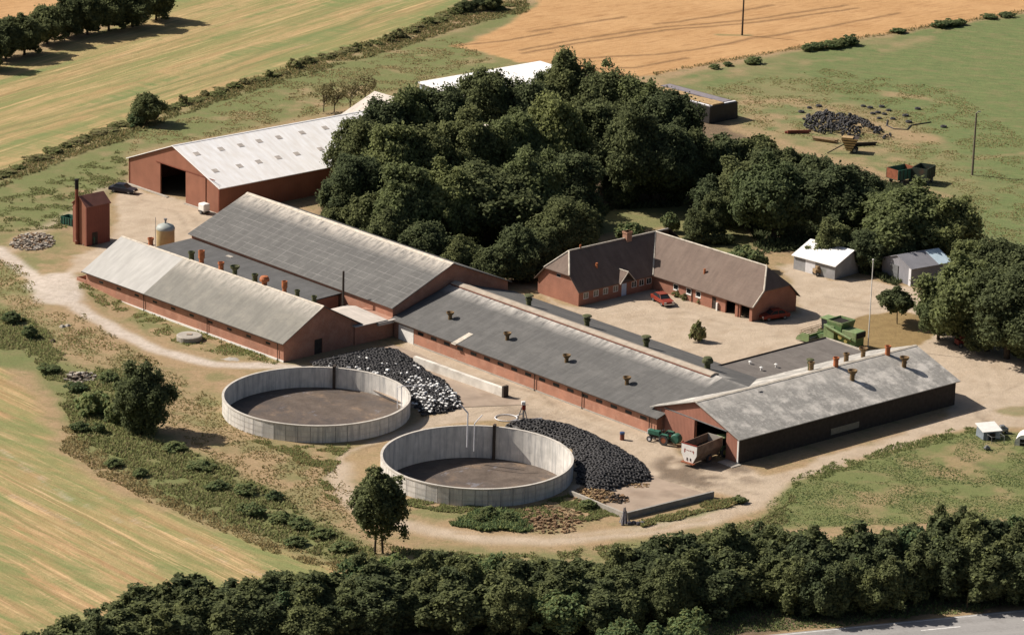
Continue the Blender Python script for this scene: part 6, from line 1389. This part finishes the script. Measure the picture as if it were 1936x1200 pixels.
tufts('ditch_weeds', 'rank green weeds filling the ditch at lower left', [(-60, 585), (60, 600), (100, 640), (120, 690), (235, 700), (300, 830), (400, 868), (470, 910), (560, 955), (620, 990), (690, 1035), (740, 1062), (640, 1066), (540, 1030), (430, 985), (300, 925), (230, 870), (150, 830), (110, 760), (80, 700), (40, 660), (-60, 660)], 26000, .15, .75, [W_, BR], 1, .2, clump=2.2, thr=.36)
tufts('ditch_weeds', 'pale dry grass along the field side of the lower left ditch', [(120, 800), (180, 850), (300, 925), (430, 985), (540, 1030), (660, 1070), (640, 1084), (540, 1050), (420, 1005), (290, 950), (200, 905), (120, 850)], 7000, .12, .6, [DG, BR], 2, .16, clump=1.6, thr=.35)
tufts('verge_weeds', 'rough weeds along the ditch between the upper fields', [(-20, 335), (130, 268), (250, 228), (430, 165), (560, 122), (760, 60), (840, 20), (1000, 0), (1000, 22), (850, 60), (780, 85), (560, 150), (430, 188), (300, 235), (250, 260), (130, 300), (-20, 365)], 26000, .15, .75, [BR, DG], 3, .22, clump=3, thr=.35)
tufts('verge_weeds', 'tall weeds growing in front of the nearer tank', [(850, 990), (900, 965), (960, 968), (1010, 985), (1000, 1003), (920, 1006)], 2600, .3, 1.0, [M['leafg'], W_], 4, .2, thr=.3)
tufts('verge_weeds', 'weeds along the foot of the nearer tank', [(735, 925), (790, 945), (880, 958), (980, 960), (1080, 935), (1170, 975), (1100, 985), (980, 975), (870, 970), (780, 958)], 4200, .08, .45, [W_, BR], 5, .16, clump=1.6, thr=.42)
tufts('verge_weeds', 'weeds along the front of the low clamp wall', [(1205, 990), (1350, 945), (1395, 943), (1400, 955), (1300, 978), (1215, 998)], 3000, .15, .6, [W_, DG], 6, .16, thr=.35)
tufts('verge_weeds', 'green fringe along the lower side of the dirt track', [(740, 1035), (900, 1045), (1050, 1042), (1200, 1028), (1330, 1010), (1450, 975), (1500, 935), (1510, 965), (1460, 1000), (1200, 1055), (900, 1068), (740, 1055)], 9000, .1, .5, [W_, BR], 7, .18, clump=2.4, thr=.4)
tufts('verge_weeds', 'weeds between the track loop and the farther tank', [(470, 832), (560, 842), (680, 836), (655, 860), (622, 900), (640, 955), (610, 930), (600, 890), (520, 850)], 3500, .08, .4, [W_, DG], 8, .16, thr=.45)
tufts('verge_weeds', 'weeds along the edge of the lane by the feed barn', [(1495, 905), (1560, 882), (1700, 838), (1800, 812), (1850, 806), (1850, 816), (1700, 856), (1570, 898), (1500, 922)], 4200, .08, .4, [W_, M['leafl']], 9, .16, clump=1.8, thr=.4)
tufts('meadow_grass', 'patchy green and dry grass of the meadow at lower right', [(1490, 920), (1600, 882), (1850, 818), (2000, 820), (2000, 985), (1700, 990), (1450, 995), (1450, 960)], 9000, .03, .2, [W_, M['leafg']], 10, .2, clump=4, thr=.42)
tufts('verge_weeds', 'weeds in the strip between the chalk lane and the piggery wall', [(150, 535), (250, 565), (400, 622), (530, 675), (520, 690), (420, 672), (300, 635), (200, 580), (150, 550)], 5200, .06, .4, [W_, DG], 11, .16, clump=2.2, thr=.45)
tufts('forest_floor', 'dark undergrowth beneath the grove trees', [(620, 400), (700, 440), (800, 470), (960, 530), (1020, 500), (1110, 445), (1150, 398), (1290, 390), (1290, 380), (1000, 400), (700, 400)], 9000, .3, 1.4, [M['leafd'], M['leafm']], 12, .3, thr=.3)
tufts('forest_floor', 'dark undergrowth beneath the trees around the garage and shed', [(1400, 330), (1500, 330), (1700, 350), (1860, 455), (1900, 500), (1800, 520), (1720, 525), (1690, 540), (1600, 505), (1500, 475), (1440, 480), (1410, 420)], 11000, .3, 1.5, [M['leafd'], M['leafm']], 21, .3, thr=.25)
tufts('verge_weeds', 'scattered weeds in the rough ground left of the red barn', [(-20, 380), (120, 330), (235, 280), (240, 345), (120, 430), (-20, 440)], 3500, .05, .35, [BR, W_], 13, .2, clump=2, thr=.52)
tufts('verge_weeds', 'rank verge grass between the hedge row and the road, coloured dark for hedge shade', [(900, 1200), (1200, 1150), (1500, 1110), (1936, 1080), (2100, 1080), (2100, 1125), (1936, 1145), (1500, 1188), (1300, 1215)], 9000, .1, .5, [M['leafm'], W_], 22, .2, thr=.2)  # darker leaf colour paints the hedge's shade into the verge grass
tufts('dry_grass', 'dry straw coloured grass tufts on the rough ground around the tanks', [(150, 590), (300, 690), (560, 840), (640, 900), (700, 1000), (760, 1040), (640, 1060), (560, 960), (400, 870), (320, 800), (240, 690), (100, 640)], 7000, .06, .3, [DG, BR], 31, .22, clump=2.5, thr=.42)
tufts('dry_grass', 'dry and green grass tufts left of the chalk lane', [(-40, 480), (40, 500), (70, 560), (200, 640), (320, 690), (220, 695), (60, 650), (-40, 580)], 3000, .06, .3, [DG, W_], 32, .2, clump=2, thr=.45)
tufts('dry_grass', 'dry grass tufts on the strip between the upper fields and the barns', [(240, 290), (330, 275), (650, 205), (800, 155), (930, 112), (860, 70), (560, 150), (300, 240), (240, 260)], 7000, .05, .3, [DG, BR], 33, .25, clump=3, thr=.5)
tufts('dry_grass', 'dry mottled grass tufts of the trodden pasture', [(1330, 165), (1560, 130), (1800, 170), (1936, 260), (1936, 460), (1860, 440), (1790, 360), (1560, 270), (1400, 235)], 9000, .04, .22, [DG, W_], 34, .26, clump=3, thr=.48)
tufts('wheat_edge', 'ragged edge of standing ripe wheat', [(1236, 138), (1500, 90), (1936, 20), (1936, 25), (1500, 95), (1236, 143)], 5000, .3, .8, [DG, BR], 14, .2, clump=2, thr=.2)
